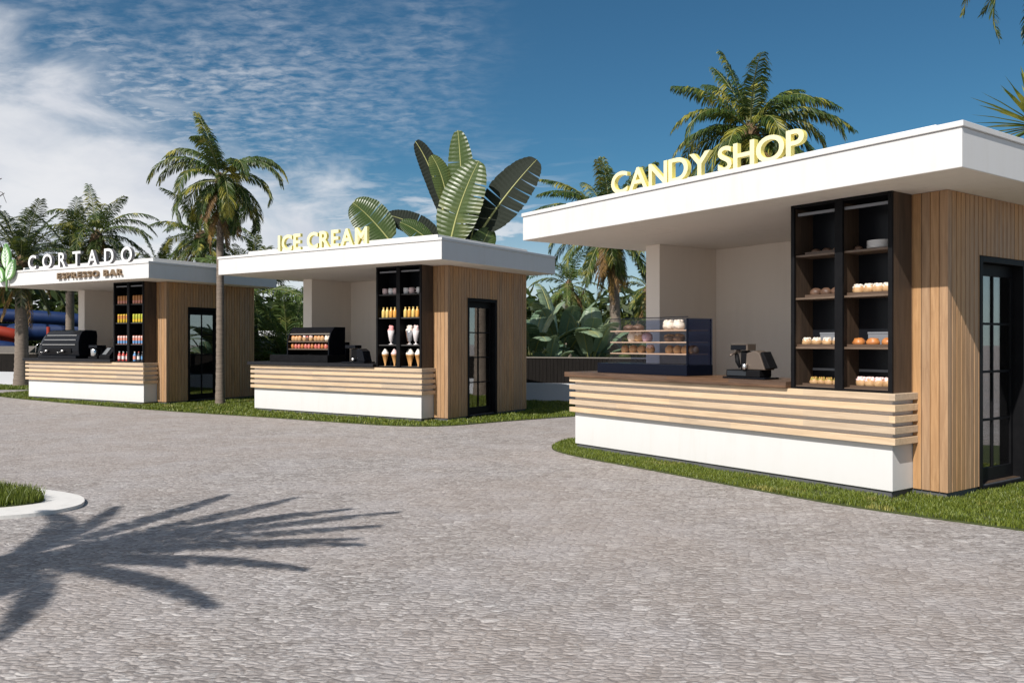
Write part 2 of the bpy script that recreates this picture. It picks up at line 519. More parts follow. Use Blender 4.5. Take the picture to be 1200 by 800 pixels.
def ccw(p):
    a = sum(p[i][0] * p[(i + 1) % len(p)][1] - p[(i + 1) % len(p)][0] * p[i][1] for i in range(len(p)))
    return p if a > 0 else p[::-1]


def fence_y(x):
    return 21.3 - .43 * (x - .88)


sheet('pavement', [(-400, -200), (400, -200), (400, 900), (-400, 900)], 0, M['cobble'])
sheet('garden_ground', ccw([(-120, fence_y(-120) + .3), (14, fence_y(14) + .3), (14, 160), (300, 700), (-400, 700)]), .02, M['soil'])

lawnB = ccw(smooth_poly([(-15.0, 24.2), (-14.3, 22.95), (-10.3, 20.0), (-7.4, 18.05), (-5.2, 16.8), (-3.2, 15.55), (-2.1, 14.88), (-1.2, 14.80), (-.2, 15.75), (1.25, 16.85), (3.6, 18.2), (7.2, 18.3),
                         (3.5, 19.85), (.88, 20.98), (-6, 23.9), (-12, 26.5), (-13.4, 26.6), (-14.6, 25.4)], 2))
lawnA = ccw(smooth_poly([(1.2, 13.2), (.75, 12.55), (.50, 11.75), (.82, 10.95), (1.62, 9.80), (2.57, 8.32), (3.11, 7.56), (4.1, 6.62), (5.3, 5.5), (6.8, 5.2), (9.2, 7.6), (8.6, 11), (5.4, 15.6), (2.6, 15.0)], 2))
lawnC = ccw(smooth_poly([(-34, 36.1), (-34, 34.6), (-22, 29.3), (-17.6, 26.6), (-15.5, 26.1), (-14.8, 26.9), (-15.6, 28.2)], 2))
isl_o = ccw(smooth_poly([(-12, 9.6), (-6.6, 8.85), (-5.0, 8.5), (-4.2, 8.1), (-3.92, 7.65), (-3.98, 7.35), (-4.25, 7.08), (-5.0, 6.9), (-8, 6.75), (-12, 6.7)], 3))
isl_i = ccw(smooth_poly([(-12, 9.35), (-6.6, 8.58), (-5.3, 8.3), (-4.55, 7.98), (-4.32, 7.72), (-4.42, 7.52), (-4.7, 7.36), (-5.3, 7.22), (-8, 7.05), (-12, 7.0)], 3))
sheet('lawn', lawnB, .014, M['turf'], .03)
sheet('lawn', lawnA, .014, M['turf'], .03)
sheet('lawn', lawnC, .014, M['turf'], .03)
kb = sheet('kerb', isl_o, .032, M['kerb'], .05)
sheet('lawn', isl_i, .042, M['turf'], .03)


def inside(px, py, poly):
    r = np.zeros(len(px), bool)
    n = len(poly)
    for i in range(n):
        x0, y0 = poly[i]; x1, y1 = poly[(i + 1) % n]
        c = ((y0 > py) != (y1 > py))
        with np.errstate(divide='ignore', invalid='ignore'):
            xi = (x1 - x0) * (py - y0) / (y1 - y0 + 1e-12) + x0
        r ^= c & (px < xi)
    return r


KPOS = {'A': (3.649, 7.96, -.94864), 'B': (-1.696, 15.528, -.58616), 'C': (-8.758, 19.739, -.51924)}
L_, WW, DW, D_, PR = 4.721, .347, .357, 3.107, .059
ZB, ZT = 2.963, 3.351


def grass(poly, dens, hmin, hmax, wid, z, label, seed, keep=None):
    rng = np.random.default_rng(seed)
    P = np.array(poly)
    x0, y0 = P.min(0); x1, y1 = P.max(0)
    n = int((x1 - x0) * (y1 - y0) * dens)
    px = rng.uniform(x0, x1, n); py = rng.uniform(y0, y1, n)
    ok = inside(px, py, poly)
    for k, (kx, ky, r) in KPOS.items():
        c, s = math.cos(r), math.sin(r)
        lx = c * (px - kx) + s * (py - ky); ly = -s * (px - kx) + c * (py - ky)
        ok &= ~((lx > -L_ + .01) & (lx < -.01) & (ly > .01) & (ly < D_)) & ~((lx > -1.1) & (lx < WW - .01) & (ly > DW + .01) & (ly < D_))
    if keep is not None:
        ok &= keep(px, py)
    px, py = px[ok], py[ok]
    # clumps
    dn = np.array([mnoise.noise(Vector((a * 3.1, b * 3.1, seed))) for a, b in zip(px, py)])
    ok = rng.uniform(0, 1, len(px)) < np.clip(.8 + dn * .8, .2, 1)
    px, py, dn = px[ok], py[ok], dn[ok]
    n = len(px)
    h = rng.uniform(hmin, hmax, n) * (1 + .35 * dn)
    az_ = rng.uniform(0, 2 * np.pi, n); lean = rng.uniform(.05, .75, n) * h
    fa = az_ + rng.normal(0, .5, n) + np.pi / 2
    wd = wid * rng.uniform(.6, 1.3, n)
    cx, cy_ = np.cos(az_), np.sin(az_)
    ex, ey = np.cos(fa) * wd / 2, np.sin(fa) * wd / 2
    zz = np.full(n, z)
    v = np.empty((n, 5, 3))
    v[:, 0] = np.stack([px - ex, py - ey, zz], 1)
    v[:, 1] = np.stack([px + ex, py + ey, zz], 1)
    v[:, 2] = np.stack([px + ex * .8 + cx * lean * .35, py + ey * .8 + cy_ * lean * .35, zz + h * .6], 1)
    v[:, 3] = np.stack([px - ex * .8 + cx * lean * .35, py - ey * .8 + cy_ * lean * .35, zz + h * .6], 1)
    v[:, 4] = np.stack([px + cx * lean, py + cy_ * lean, zz + h], 1)
    idx = np.arange(n)[:, None] * 5
    loops = np.concatenate([idx + np.array([[0, 1, 2, 3]]), idx + np.array([[3, 2, 4]])], 1).ravel()
    starts = (np.arange(n)[:, None] * 7 + np.array([[0, 4]])).ravel()
    me = bpy.data.meshes.new('grass')
    me.vertices.add(n * 5); me.vertices.foreach_set('co', v.ravel())
    me.loops.add(n * 7); me.loops.foreach_set('vertex_index', loops.astype(np.int32))
    me.polygons.add(n * 2); me.polygons.foreach_set('loop_start', starts.astype(np.int32))
    me.polygons.foreach_set('loop_total', np.tile([4, 3], n).astype(np.int32))
    me.update(calc_edges=True)
    me.materials.append(M['blade'])
    o = bpy.data.objects.new('grass', me); COL.objects.link(o)
    return tag(o, label, 'grass', None, 'stuff')


def frontA(px, py):          # only the strip in front of and right of the candy kiosk
    kx, ky, r = KPOS['A']; c, s = math.cos(r), math.sin(r)
    ly = -s * (px - kx) + c * (py - ky); lx = c * (px - kx) + s * (py - ky)
    return ((ly < .45) | (lx > .3) | (lx < -L_)) & (ly < 3.0)


grass(lawnA, 8000, .020, .046, .008, .012, 'bright green lawn strip along the front of the candy kiosk', 1, frontA)
grass(lawnB, 1500, .030, .060, .018, .012, 'green lawn around the ice cream kiosk and the espresso kiosk', 2)
grass(lawnC, 700, .03, .06, .024, .012, 'small far lawn in front of the low white wall at left', 3)
grass(isl_i, 7000, .06, .13, .009, .04, 'thick grass inside the pale kerb of the island at left', 4, lambda x, y: x > -7)


# ------------------------------------------------------------------ kiosks
def W(k, x, y, z):
    kx, ky, r = KPOS[k]; c, s = math.cos(r), math.sin(r)
    return (kx + c * x - s * y, ky + s * x + c * y, z)


def kiosk(k, label, topmat):
    root = empty('kiosk', W(k, 0, 0, 0), KPOS[k][2])
    tag(root, label, 'kiosk', 'flat roofed wooden kiosks round the paved square')
    # dark recessed plinth
    b = MB(); b.box(-L_ + .02, -.02, .02, .66, -.05, .078).box(-1.1, WW - .02, DW + .02, D_ - .02, -.05, .080)
    b.box(-4.66, -1.1, 1.38, D_ - .04, -.05, .079)
    b.build('plinth', M['plinth'], root)
    # white counter body
    b = MB(); b.box(-L_, 0, 0, .68, .076, 1.0)
    b.build('counter', M['white'], root, .006)
    # horizontal slats round the counter
    b = MB()
    for i in range(5):
        z = .528 + .106 * i
        b.box(-L_ - PR, PR, -PR, -.004, z, z + .066)
        b.box(.003, PR, -.006, DW - .002, z, z + .066)
        b.box(-L_ - PR, -L_ - .003, -.006, .60, z, z + .066)
    b.box(-1.14, PR - .004, -.002, DW - .003, .975, 1.016)
    b.build('slat_cladding', M['slat'], root, .003)
    b = MB(); b.box(-L_ - .12, -1.132, -.10, .74, 1.022, 1.090)
    b.build('countertop', topmat, root, .004)
    # sales-room walls
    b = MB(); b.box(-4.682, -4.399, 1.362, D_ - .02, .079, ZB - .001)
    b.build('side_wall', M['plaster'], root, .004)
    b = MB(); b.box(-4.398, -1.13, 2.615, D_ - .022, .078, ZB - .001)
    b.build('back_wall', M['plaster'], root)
    b = MB(); b.box(-4.398, -1.13, .69, 2.614, .0, .06)
    b.build('inner_floor', M['plinth'], root)
    # store room: hollow box with a doorway
    d0, d1, dz_ = 1.041, 1.923, 2.312
    cx0 = -1.126; t = .10; bx = WW - .024
    b = MB()
    b.box(cx0 + t, bx, DW + .024, DW + t, .076, ZB - .001)
    b.box(cx0, cx0 + t, DW + .024, D_, .076, ZB - .001)
    b.box(cx0 + t, bx, D_ - t, D_ - .024, .076, ZB - .001)
    b.box(bx - t, bx, DW + t, d0 - .001, .076, ZB - .001)
    b.box(bx - t, bx, d1 + .001, D_ - t, .076, ZB - .001)
    b.box(bx - t, bx, d0 - .001, d1 + .001, dz_ + .001, ZB - .001)
    b.box(cx0 + t, bx - .002, DW + t, D_ - t, .04, .085)
    b.build('room_shell', M['brownwood'], root)
    # vertical cladding boards
    b = MB(); p, bw = .0868, .0808
    n = int(round((WW + 1.126) / p))
    x = WW - bw
    while x > cx0:
        b.box(x, x + bw, DW, DW + .022, .076, ZB - .003); x -= p
    bw = .074
    y = DW + .023 + .001
    b.box(WW - .022, WW - .0002, DW + .0225, DW + bw, .076, ZB - .003)
    y = DW + p
    while y < D_ - .02:
        y2 = min(y + bw, D_)
        if y2 > d0 - .06 and y < d1 + .06:
            segs = []
            if y < d0 - .062: segs.append((y, min(y2, d0 - .062), .076))
            if y2 > d1 + .062: segs.append((max(y, d1 + .062), y2, .076))
            for a, c, z in segs:
                if c - a > .012: b.box(WW - .022, WW, a, c, z, dz_ + .062)
            b.box(WW - .022, WW, y, y2, dz_ + .064, ZB - .003)
        else:
            b.box(WW - .022, WW, y, y2, .076, ZB - .003)
        y += p
    x = cx0
    while x + bw < WW:
        b.box(x, x + bw, D_ - .022, D_, .076, ZB - .003); x += p
    b.build('wood_cladding', M['oak'], root, .003)
    # door: frame in the wall, glazed leaf set back in it
    dr = MB()
    dr.box(WW - .16, WW + .006, d0 - .06, d0, .02, dz_ + .06).box(WW - .16, WW + .006, d1, d1 + .06, .02, dz_ + .06)
    dr.box(WW - .16, WW + .006, d0 - .002, d1 + .002, dz_, dz_ + .059).box(WW - .16, WW + .012, d0, d1, .02, .07)
    door = dr.build('door', M['black'], root, .003)
    f = MB(); lx0, lx1 = WW - .135, WW - .095
    g0, g1, gb, gt = d0 + .05, d1 - .05, .22, dz_ - .12
    f.box(lx0, lx1, d0 + .003, g0, .073, dz_ - .003).box(lx0, lx1, g1, d1 - .003, .073, dz_ - .003)
    f.box(lx0, lx1, g0, g1, gt, dz_ - .003).box(lx0, lx1, g0, g1, .073, gb)
    ym = (g0 + g1) / 2
    f.box(lx0 + .004, lx1 - .004, ym - .012, ym + .012, gb, gt)
    for i in range(1, 4):
        z = gb + (gt - gb) * i / 4
        f.box(lx0 + .005, lx1 - .005, g0, g1, z - .012, z + .012)
    f.build('door_frame', M['black'], door, .002)
    g = MB(); g.box(lx0 + .016, lx1 - .018, g0 - .01, g1 + .01, gb - .01, gt + .01)
    g.build('glass_pane', M['glass'], door)
    h = MB(); h.smooth = True
    h.tube([(lx1 + .035, d0 + .028, .55), (lx1 + .035, d0 + .028, 1.75)], .009)
    h.tube([(lx1 - .002, d0 + .028, .65), (lx1 + .035, d0 + .028, .65)], .006).tube([(lx1 - .002, d0 + .028, 1.65), (lx1 + .035, d0 + .028, 1.65)], .006)
    h.build('handle', M['chrome'], door)
    # things faintly seen inside the room
    q = MB(); q.box(cx0 + t + .002, cx0 + t + .32, .9, 2.7, .09, .95)
    q.build('inner_bench', M['fencerail'], root, .01)
    # roof: slab, proud coping, raised tier
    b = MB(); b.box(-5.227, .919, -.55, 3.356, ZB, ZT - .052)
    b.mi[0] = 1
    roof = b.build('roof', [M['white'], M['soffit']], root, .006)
    b = MB(); b.box(-5.243, .935, -.566, 3.372, ZT - .050, ZT)
    b.build('coping', M['white'], roof, .005)
    b = MB(); b.box(-4.80, .47, -.10, 2.95, ZT + .001, ZT + .13)
    b.build('roof_tier', M['white'], roof, .005)
    return root


kiosk('A', 'nearest pale kiosk with wooden corner, selling pastries under candy shop lettering', M['walnut'])
kiosk('B', 'middle pale kiosk selling cones and shakes under ice cream lettering', M['blacktop'])
kiosk('C', 'farthest pale kiosk with a large coffee machine under white lettering', M['blacktop'])

SHELF = (1.050, 1.462, 1.982, 2.432)


def cabinet(k, label):
    root = empty('shelf_cabinet', W(k, 0, 0, 1.017), KPOS[k][2])
    tag(root, label, 'shelf cabinet', 'tall open shelf cabinets on the counters')
    z0, z1 = .001, 1.944
    X0, X1, Y0, Y1 = -1.128, -.002, -.012, DW - .004
    b = MB(); b.box(X1 - .03, X1, Y0 + .03, Y1, z0, z1)
    b.build('side_panel', M['brownwood'], root, .002)
    b = MB(); b.box(X0, X0 + .03, Y0 + .03, Y1, z0, z1)
    b.build('side_panel', M['brownwood' if k == 'A' else 'black'], root, .002)
    b = MB(); b.box(X0 + .031, X1 - .031, Y1 - .02, Y1, z0, z1)
    b.build('back_panel', M['blackback'], root)
    b = MB(); b.box(X0 + .031, X1 - .031, Y0 + .031, Y1 - .021, z1 - .03, z1)
    b.build('top_panel', M['black'], root)
    b = MB(); b.box(X0 + .031, X1 - .031, Y0 + .031, Y1 - .021, z0, .025)
    b.build('base_panel', M['black'], root)
    xm = -.566
    b = MB()
    b.box(X0 - .004, X0 + .038, Y0, Y0 + .029, z0, z1 + .002).box(X1 - .038, X1 + .004, Y0, Y0 + .029, z0, z1 + .002)
    b.box(xm - .045, xm + .045, Y0 - .002, Y0 + .029, z0, z1 + .002)
    b.box(X0 + .038, X1 - .038, Y0 + .001, Y0 + .029, z1 - .03, z1 + .001).box(X0 + .038, X1 - .038, Y0 + .001, Y0 + .029, z0, .022)
    b.build('frame', M['black'], root, .003)
    b = MB(); b.box(xm - .012, xm + .012, Y0 + .031, Y1 - .021, .026, z1 - .031)
    b.build('divider', M['brownwood' if k == 'A' else 'black'], root)
    for a, c in ((X0 + .031, xm - .013), (xm + .013, X1 - .031)):
        for z in SHELF:
            zz = z - 1.017
            b = MB(); b.box(a, c, Y0 + .036, Y1 - .022, zz - .022, zz)
            b.build('shelf', M['shelfwood'] if k == 'A' else M['darkshelf'], root, .002)
        b = MB(); b.box(a + .03, c - .01, Y0 + .034, Y0 + .06, z1 - .115, z1 - .085)
        b.build('top_rail', M['greybox'], root, .003)
        if k == 'A':
            b = MB(); b.box(a + .01, c - .01, Y1 - .04, Y1 - .023, .19, .215)
            b.build('back_rail', M['greybox'], root)
    return root


cabinet('A', 'tall black shelf cabinet of pastries standing on the candy kiosk counter')
cabinet('B', 'tall black shelf cabinet of cones and shakes on the ice cream kiosk counter')
cabinet('C', 'tall black shelf cabinet of cans standing on the espresso kiosk counter')
BAY = ((-1.08, -.625), (-.507, -.055))


# ------------------------------------------------------------------ signs
def letter_mesh(ch, height, sx, bold, depth):
    cu = bpy.data.curves.new('letter', 'FONT')
    cu.body = ch; cu.size = 1; cu.extrude = depth / 2; cu.offset = bold; cu.resolution_u = 6
    cu.bevel_depth = 0.0
    o = bpy.data.objects.new('letter', cu); COL.objects.link(o)
    dg = bpy.context.evaluated_depsgraph_get()
    me = bpy.data.meshes.new_from_object(o.evaluated_get(dg))
    bpy.data.objects.remove(o); bpy.data.curves.remove(cu)
    n = len(me.vertices); co = np.empty(n * 3); me.vertices.foreach_get('co', co); co = co.reshape(-1, 3)
    return me, co


def sign(k, words, x0, x1, y, z0, h, bold, depth, space, mats, name, label, cat, yscale=None, gap=.1):
    """upright letters standing side by side between x0 and x1 of kiosk k"""
    root = empty(name, W(k, x0, y, z0), KPOS[k][2])
    tag(root, label, cat)
    items = []; tot = 0
    for ch in words:
        if ch == ' ':
            items.append((None, None, space)); tot += space; continue
        me, co = letter_mesh(ch, h, 1, bold, 1.0)
        co[:, 0] -= co[:, 0].min()
        wd = co[:, 0].max()
        items.append((me, co, wd)); tot += wd + gap
    tot -= gap
    sx = (x1 - x0) / tot
    x = 0
    for (me, co, wd), ch in zip(items, words):
        if me is None:
            x += wd; continue
        # cap height to h (round letters overshoot a little, as drawn)
        lo, hi = co[:, 1].min(), co[:, 1].max()
        c = co.copy()
        c[:, 0] = (co[:, 0] + x) * sx
        zz = (co[:, 1] - lo) / (hi - lo) * h
        yy = -co[:, 2] * depth
        me.vertices.foreach_set('co', np.stack([c[:, 0], yy, zz], 1).ravel())
        me.update()
        me.materials.clear()
        for m_ in mats: me.materials.append(m_)
        for p in me.polygons:
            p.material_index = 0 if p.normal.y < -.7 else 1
        o = bpy.data.objects.new('letter', me); COL.objects.link(o); o.parent = root
        bv = o.modifiers.new('bevel', 'BEVEL'); bv.width = .004; bv.segments = 2; bv.limit_method = 'ANGLE'; bv.angle_limit = R(60); bv.material = -1
        x += wd + gap
    return root


ys = [M['yellowface'], M['yellowside']]
sign('A', 'CANDY SHOP', -3.40, -.615, -.49, ZT + .001, .272, .014, .06, .20, ys, 'rooftop_sign', 'pale yellow letters reading CANDY SHOP on the nearest kiosk roof edge', 'sign', gap=.045)
sign('B', 'ICE CREAM', -3.36, -.885, -.49, ZT + .001, .33, .026, .06, .30, ys, 'rooftop_sign', 'pale yellow letters reading ICE CREAM on the middle kiosk roof edge', 'sign', gap=.10)
ws = [M['letterwhite'], M['lettershade']]
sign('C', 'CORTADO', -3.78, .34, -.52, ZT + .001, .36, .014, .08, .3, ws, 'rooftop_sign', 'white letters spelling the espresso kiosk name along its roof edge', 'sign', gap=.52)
bs = [M['bronze'], M['bronze']]
sign('C', 'ESPRESSO BAR', -2.49, .03, -.577, 3.06, .15, .03, .05, .45, bs, 'fascia_sign', 'small bronze letters reading ESPRESSO BAR on the white fascia', 'sign', gap=.16)


def leaf_sign():
    root = empty('leaf_sign', W('C', -4.64, -.60, 2.84), KPOS['C'][2])
    tag(root, 'three-leaf green and white emblem on the espresso kiosk roof corner', 'emblem')

    def leaf(cx, cz, ang, ln, wd, y):
        ca, sa = math.cos(ang), math.sin(ang)

        def tr(u, v):
            return (cx + u * sa + v * ca, cz + u * ca - v * sa)
        out = []
        N = 12
        for i in range(N + 1):
            s_ = i / N
            out.append((s_ * ln, wd * math.sin(math.pi * s_ ** .85) ** .9))
        o1 = [tr(u, v) for u, v in out] + [tr(u, -v) for u, v in out[-2:0:-1]]
        b = MB(); b.prism(o1[::-1], y - .03, y + .03)
        lf = b.build('leaf', M['leafsign'], root)
        b = MB()
        for sgn in (1, -1):
            h = [(.06 * ln + s_ * ln * .84, sgn * (.012 + .74 * wd * math.sin(math.pi * s_ ** .85) ** .9)) for s_ in [i / N for i in range(N + 1)]]
            pl = [tr(u, v) for u, v in h] + [tr(.06 * ln + ln * .84, sgn * .012), tr(.06 * ln, sgn * .012)][0:2]
            b.prism(pl if sgn < 0 else pl[::-1], y - .036, y - .028)
        b.build('leaf_face', M['leafpale'], lf)
        b = MB()
        b.prism([tr(.03 * ln, .012), tr(.03 * ln, -.012), tr(.93 * ln, -.006), tr(.93 * ln, .006)], y - .042, y - .030)
        for j in range(1, 6):
            u = ln * (.1 + .13 * j); v = .62 * wd * math.sin(math.pi * (u / ln + .06) ** .85) ** .9
            for sgn in (1, -1):
                b.prism([tr(u, 0), tr(u + .016, 0), tr(u + .12, sgn * v + .0), tr(u + .106, sgn * v)], y - .0405, y - .030)
        b.build('vein', M['leafvein'], lf)
    leaf(-.02, .55, R(-3), .68, .19, 0.0)
    leaf(.03, .28, R(34), .62, .17, -.022)
    leaf(-.06, .25, R(-48), .60, .17, -.045)
    b = MB(); b.smooth = True
    b.tube([(0, -.02, 0), (-.0, -.02, .3), (-.02, 0, .62)], .022)
    b.build('stalk', M['leafsign'], root)


leaf_sign()


# ------------------------------------------------------------------ candy kiosk goods
def place(o, k, x, y, z, rz=0):
    o.location = W(k, x, y, z); o.rotation_euler.z = KPOS[k][2] + rz
    return o


def pastry(kind, r, h, seed):
    """returns a mesh object (dough) with its icing as child, base at z 0"""
    b = MB(); b.smooth = True
    dough, ice = dict(iced=('dough', 'cream'), dark=('darkdough', None), bun=('dough', None), creambun=('cream', 'cream'), orange=('orangedough', 'orangedough'), pink=('dough', 'pinkcream'),
                      red=('darkdough', 'redicing'), orangeic=('dough', 'orangeicing'), fruit=('dough', 'greenfruit'), lilac=('lilac', None), brown=('darkdough', 'dough'), coral=('redicing', None))[kind]
    b.blob(0, 0, h * .42, r, r * .95, h * .58, .16, 2.2, seed, 16, 8, 0.0)
    o = b.build('pastry', M[dough])
    if ice:
        b = MB(); b.smooth = True
        b.blob(0, 0, h * .66, r * .86, r * .82, h * .36, .35, 3.4, seed + 5, 16, 8)
        if kind in ('iced', 'pink', 'creambun'):
            for j in range(5):
                a = j * 1.26 + seed
                b.blob(r * .45 * math.cos(a), r * .45 * math.sin(a), h * .9, r * .34, r * .34, h * .16, .3, 3, seed + j, 8, 5)
        if kind == 'fruit':
            for j in range(6):
                a = j * 1.05 + seed
                b.blob(r * .5 * math.cos(a), r * .5 * math.sin(a), h * .95, r * .26, r * .26, h * .2, .3, 3, seed + j, 8, 5)
        b.build('topping', M[ice], o)
    return o


ORD = ['first', 'second', 'third', 'fourth', 'fifth', 'sixth', 'seventh', 'eighth', 'ninth', 'tenth', 'eleventh', 'twelfth']
ROWN = {3: 'top', 2: 'second', 1: 'third', 0: 'bottom'}
NOUN = dict(iced='cream iced roll', dark='dark chocolate bun', bun='plain brown bun', creambun='big cream bun', orange='glazed orange-brown tart', pink='pink and cream iced bun', red='red iced doughnut',
            orangeic='orange iced doughnut', fruit='fruit topped tart', lilac='lilac iced bun', brown='brown crusted loaf', coral='small red-brown pastry')


def tray(k, x0, x1, y0, y1, z, label, m='tray'):
    b = MB()
    w_, d_ = x1 - x0, y1 - y0
    b.box(-w_ / 2, w_ / 2, -d_ / 2, d_ / 2, 0, .008)
    b.box(-w_ / 2, w_ / 2, -d_ / 2, -d_ / 2 + .008, .0085, .026).box(-w_ / 2, w_ / 2, d_ / 2 - .008, d_ / 2, .0085, .026)
    b.box(-w_ / 2, -w_ / 2 + .008, -d_ / 2 + .0085, d_ / 2 - .0085, .0085, .026).box(w_ / 2 - .008, w_ / 2, -d_ / 2 + .0085, d_ / 2 - .0085, .0085, .026)
    o = b.build('tray', M[m]); place(o, k, (x0 + x1) / 2, (y0 + y1) / 2, z + .0008)
    return tag(o, label, 'tray', 'pastry trays in the candy kiosk cabinet')


sd = 0
for bay, row, kind, n, xa, xb, r, h in (
        (0, 3, 'dark', 3, -.92, -.67, .050, .055), (0, 2, 'dark', 3, -.92, -.67, .062, .09), (0, 1, 'iced', 4, -1.03, -.67, .056, .085), (0, 0, 'fruit', 4, -.95, -.67, .048, .075),
        (1, 2, 'iced', 4, -.43, -.115, .062, .10), (1, 1, 'orange', 3, -.43, -.12, .066, .08), (1, 0, 'pink', 4, -.40, -.115, .060, .10)):
    z = SHELF[row]; bn = 'left' if bay == 0 else 'right'
    tray(k='A', x0=xa - .08, x1=min(xb + .075, BAY[bay][1] - .008), y0=.05, y1=.225, z=z, label='shallow brown tray of pastries, %s shelf, %s bay of candy cabinet' % (ROWN[row], bn))
    for i in range(n):
        sd += 1
        x = xa + (xb - xa) * i / (n - 1)
        o = pastry(kind, r, h, sd)
        place(o, 'A', x, .132 + random.uniform(-.008, .008), z + .0092, random.uniform(0, 6))
        tag(o, '%s, %s from left, %s shelf of candy cabinet %s bay' % (NOUN[kind], ORD[i], ROWN[row], bn), 'pastry', 'pastries on the candy kiosk shelves')

b = MB(); b.smooth = True
for i in range(6):
    b.lathe([(.05, .0), (.128, .010), (.132, .014), (.05, .012)], cz=i * .0135, n=28, cap=True)
o = b.build('plate_stack', M['porcelain']); place(o, 'A', -.21, .16, SHELF[3] + .0008)
tag(o, 'stack of white plates on the top shelf of the candy cabinet', 'plates')
o = pastry('dark', .045, .05, 91); place(o, 'A', -.44, .14, SHELF[3] + .0005)
tag(o, 'lone dark bun beside the white plates on candy cabinet top shelf', 'pastry', 'pastries on the candy kiosk shelves')
for x0, x1, lab in ((-.95, -.66, 'grey card box behind the cream rolls in candy cabinet left bay'), (-.40, -.07, 'grey card box behind the orange-brown tarts in candy cabinet right bay')):
    b = MB(); b.box(-(x1 - x0) / 2, (x1 - x0) / 2, -.03, .03, 0, .13); b.box(-(x1 - x0) / 2 - .004, (x1 - x0) / 2 + .004, -.034, .034, .13, .15)
    o = b.build('card_box', M['greybox'], None, .003); place(o, 'A', (x0 + x1) / 2, .275, SHELF[1] + .0008)
    tag(o, lab, 'box')

# glass display case on the candy counter
CT = 1.0905
root = empty('display_case', W('A', -3.40, .12, CT), KPOS['A'][2])
tag(root, 'glass display case of buns and loaves on candy kiosk counter', 'display case')
b = MB(); b.box(-.96, .69, -.02, .46, .001, .135)
b.build('base', M['navy'], root, .004)
b = MB(); b.box(-.77, .688, .435, .456, .136, .715)
b.build('back_panel', M['backglass'], root, .002)
b = MB(); b.box(.670, .686, .012, .433, .136, .715)
b.build('side_panel', M['backglass'], root)
b = MB(); b.box(.668, .690, -.004, .011, .136, .7155).box(.668, .690, .4335, .4345, .136, .7155)
b.build('corner_trim', M['navy'], root)
b = MB(); b.box(-.77, .690, -.004, .458, .716, .728)
b.build('top', M['caseglass'], root)
b = MB(); b.box(-.772, .692, -.006, .006, .7285, .738)
b.build('top_trim', M['navy'], root)
b = MB(); b.box(-.77, -.754, .0, .434, .136, .715)
b.build('side_panel', M['caseglass'], root)
b = MB(); b.box(-.753, .667, .002, .010, .136, .715)
b.build('front_glass', M['caseglass'], root)
CS = (.275, .425, .575)
for z in CS:
    b = MB(); b.box(-.75, .665, .03, .40, z - .016, z)
    b.build('shelf', M['caseshelf'], root, .002)
case_items = []
for x in (-4.03, -3.87, -3.71, -3.55): case_items.append((x, 0, 'pink' if x > -3.6 else 'bun', .064, .105, 'small round bun'))
for x in (-3.20, -3.06, -2.92, -2.79): case_items.append((x, 0, 'bun', .064, .105, 'small round bun'))
for x, kd in ((-3.88, 'creambun'), (-3.75, 'iced'), (-3.61, 'lilac')): case_items.append((x, 1, kd, .078, .130, NOUN[kd]))
for x in (-3.20, -3.04): case_items.append((x, 1, 'brown', .080, .10, NOUN['brown']))
for x in (-3.22, -3.05): case_items.append((x, 2, 'creambun', .085, .125, NOUN['creambun']))
for x in (-3.95, -3.78): case_items.append((x, 2, 'dark', .085, .085, 'dark loaf'))
for row in range(3):
    its = sorted(i for i in case_items if i[1] == row)
    for j, (x, rw, kd, r, h, nm) in enumerate(its):
        sd += 1
        o = pastry(kd, r, h, sd); place(o, 'A', x, .12 + .2, CT + CS[row] + .0006, random.uniform(0, 6))
        tag(o, '%s, %s from left on %s shelf of glass display case' % (nm, ORD[j], ('bottom', 'middle', 'top')[row]), 'pastry', 'pastries in the glass display case')

# coffee machine on the candy counter
root = empty('coffee_machine', W('A', -1.83, .20, CT), KPOS['A'][2]); root.scale = (.82, .82, .98)
tag(root, 'compact black and taupe coffee machine on candy kiosk counter', 'coffee machine')
b = MB(); b.box(-.36, .36, -.16, .16, .001, .022); b.build('tray', M['gloss'], root, .004)
b = MB(); b.box(-.32, .26, -.13, .13, .023, .105); b.build('base', M['black'], root, .008)
b = MB(); b.box(-.30, .03, -.134, -.130, .036, .092); b.build('front_plate', M['darkglass'], root)
b = MB(); b.prism([(-.10, .106), (.0, .106), (.02, .30), (-.10, .33)], -.08, .10); b.build('column', M['black'], root, .006)
b = MB(); b.prism([(.0, .107), (.33, .107), (.24, .30), (.16, .33), (.02, .30)], -.11, .11); b.build('hood', M['taupe'], root, .012)
b = MB(); b.prism([(.26, .11), (.40, .13), (.28, .32), (.24, .31)], -.09, .09); b.build('rear_cover', M['black'], root, .008)
b = MB(); b.box(-.25, .02, -.12, .06, .336, .395); b.build('head', M['gloss'], root, .008)
b = MB(); b.box(-.255, .05, -.125, .065, .396, .407); b.box(.022, .05, -.12, .06, .33, .395); b.build('bracket', M['taupe'], root, .003)
b = MB(); b.smooth = True; b.lathe([(.03, .0), (.034, .02), (.03, .035)], cx=-.18, cy=-.03, cz=.3, n=14); b.tube([(-.18, -.03, .32), (-.19, -.14, .29), (-.19, -.2, .27)], .012)
b.build('spout', M['taupe'], root)
b = MB(); b.smooth = True; b.lathe([(.02, 0), (.034, .01), (.034, .07), (.028, .07)], cx=.02, cy=-.145, cz=.107, n=14); b.build('knob', M['chrome'], root)
b = MB(); b.smooth = True; b.tube([(-.2, -.05, .29), (-.17, -.06, .2), (-.13, -.06, .13)], [.028, .034, .02]); b.build('brew_group', M['black'], root)

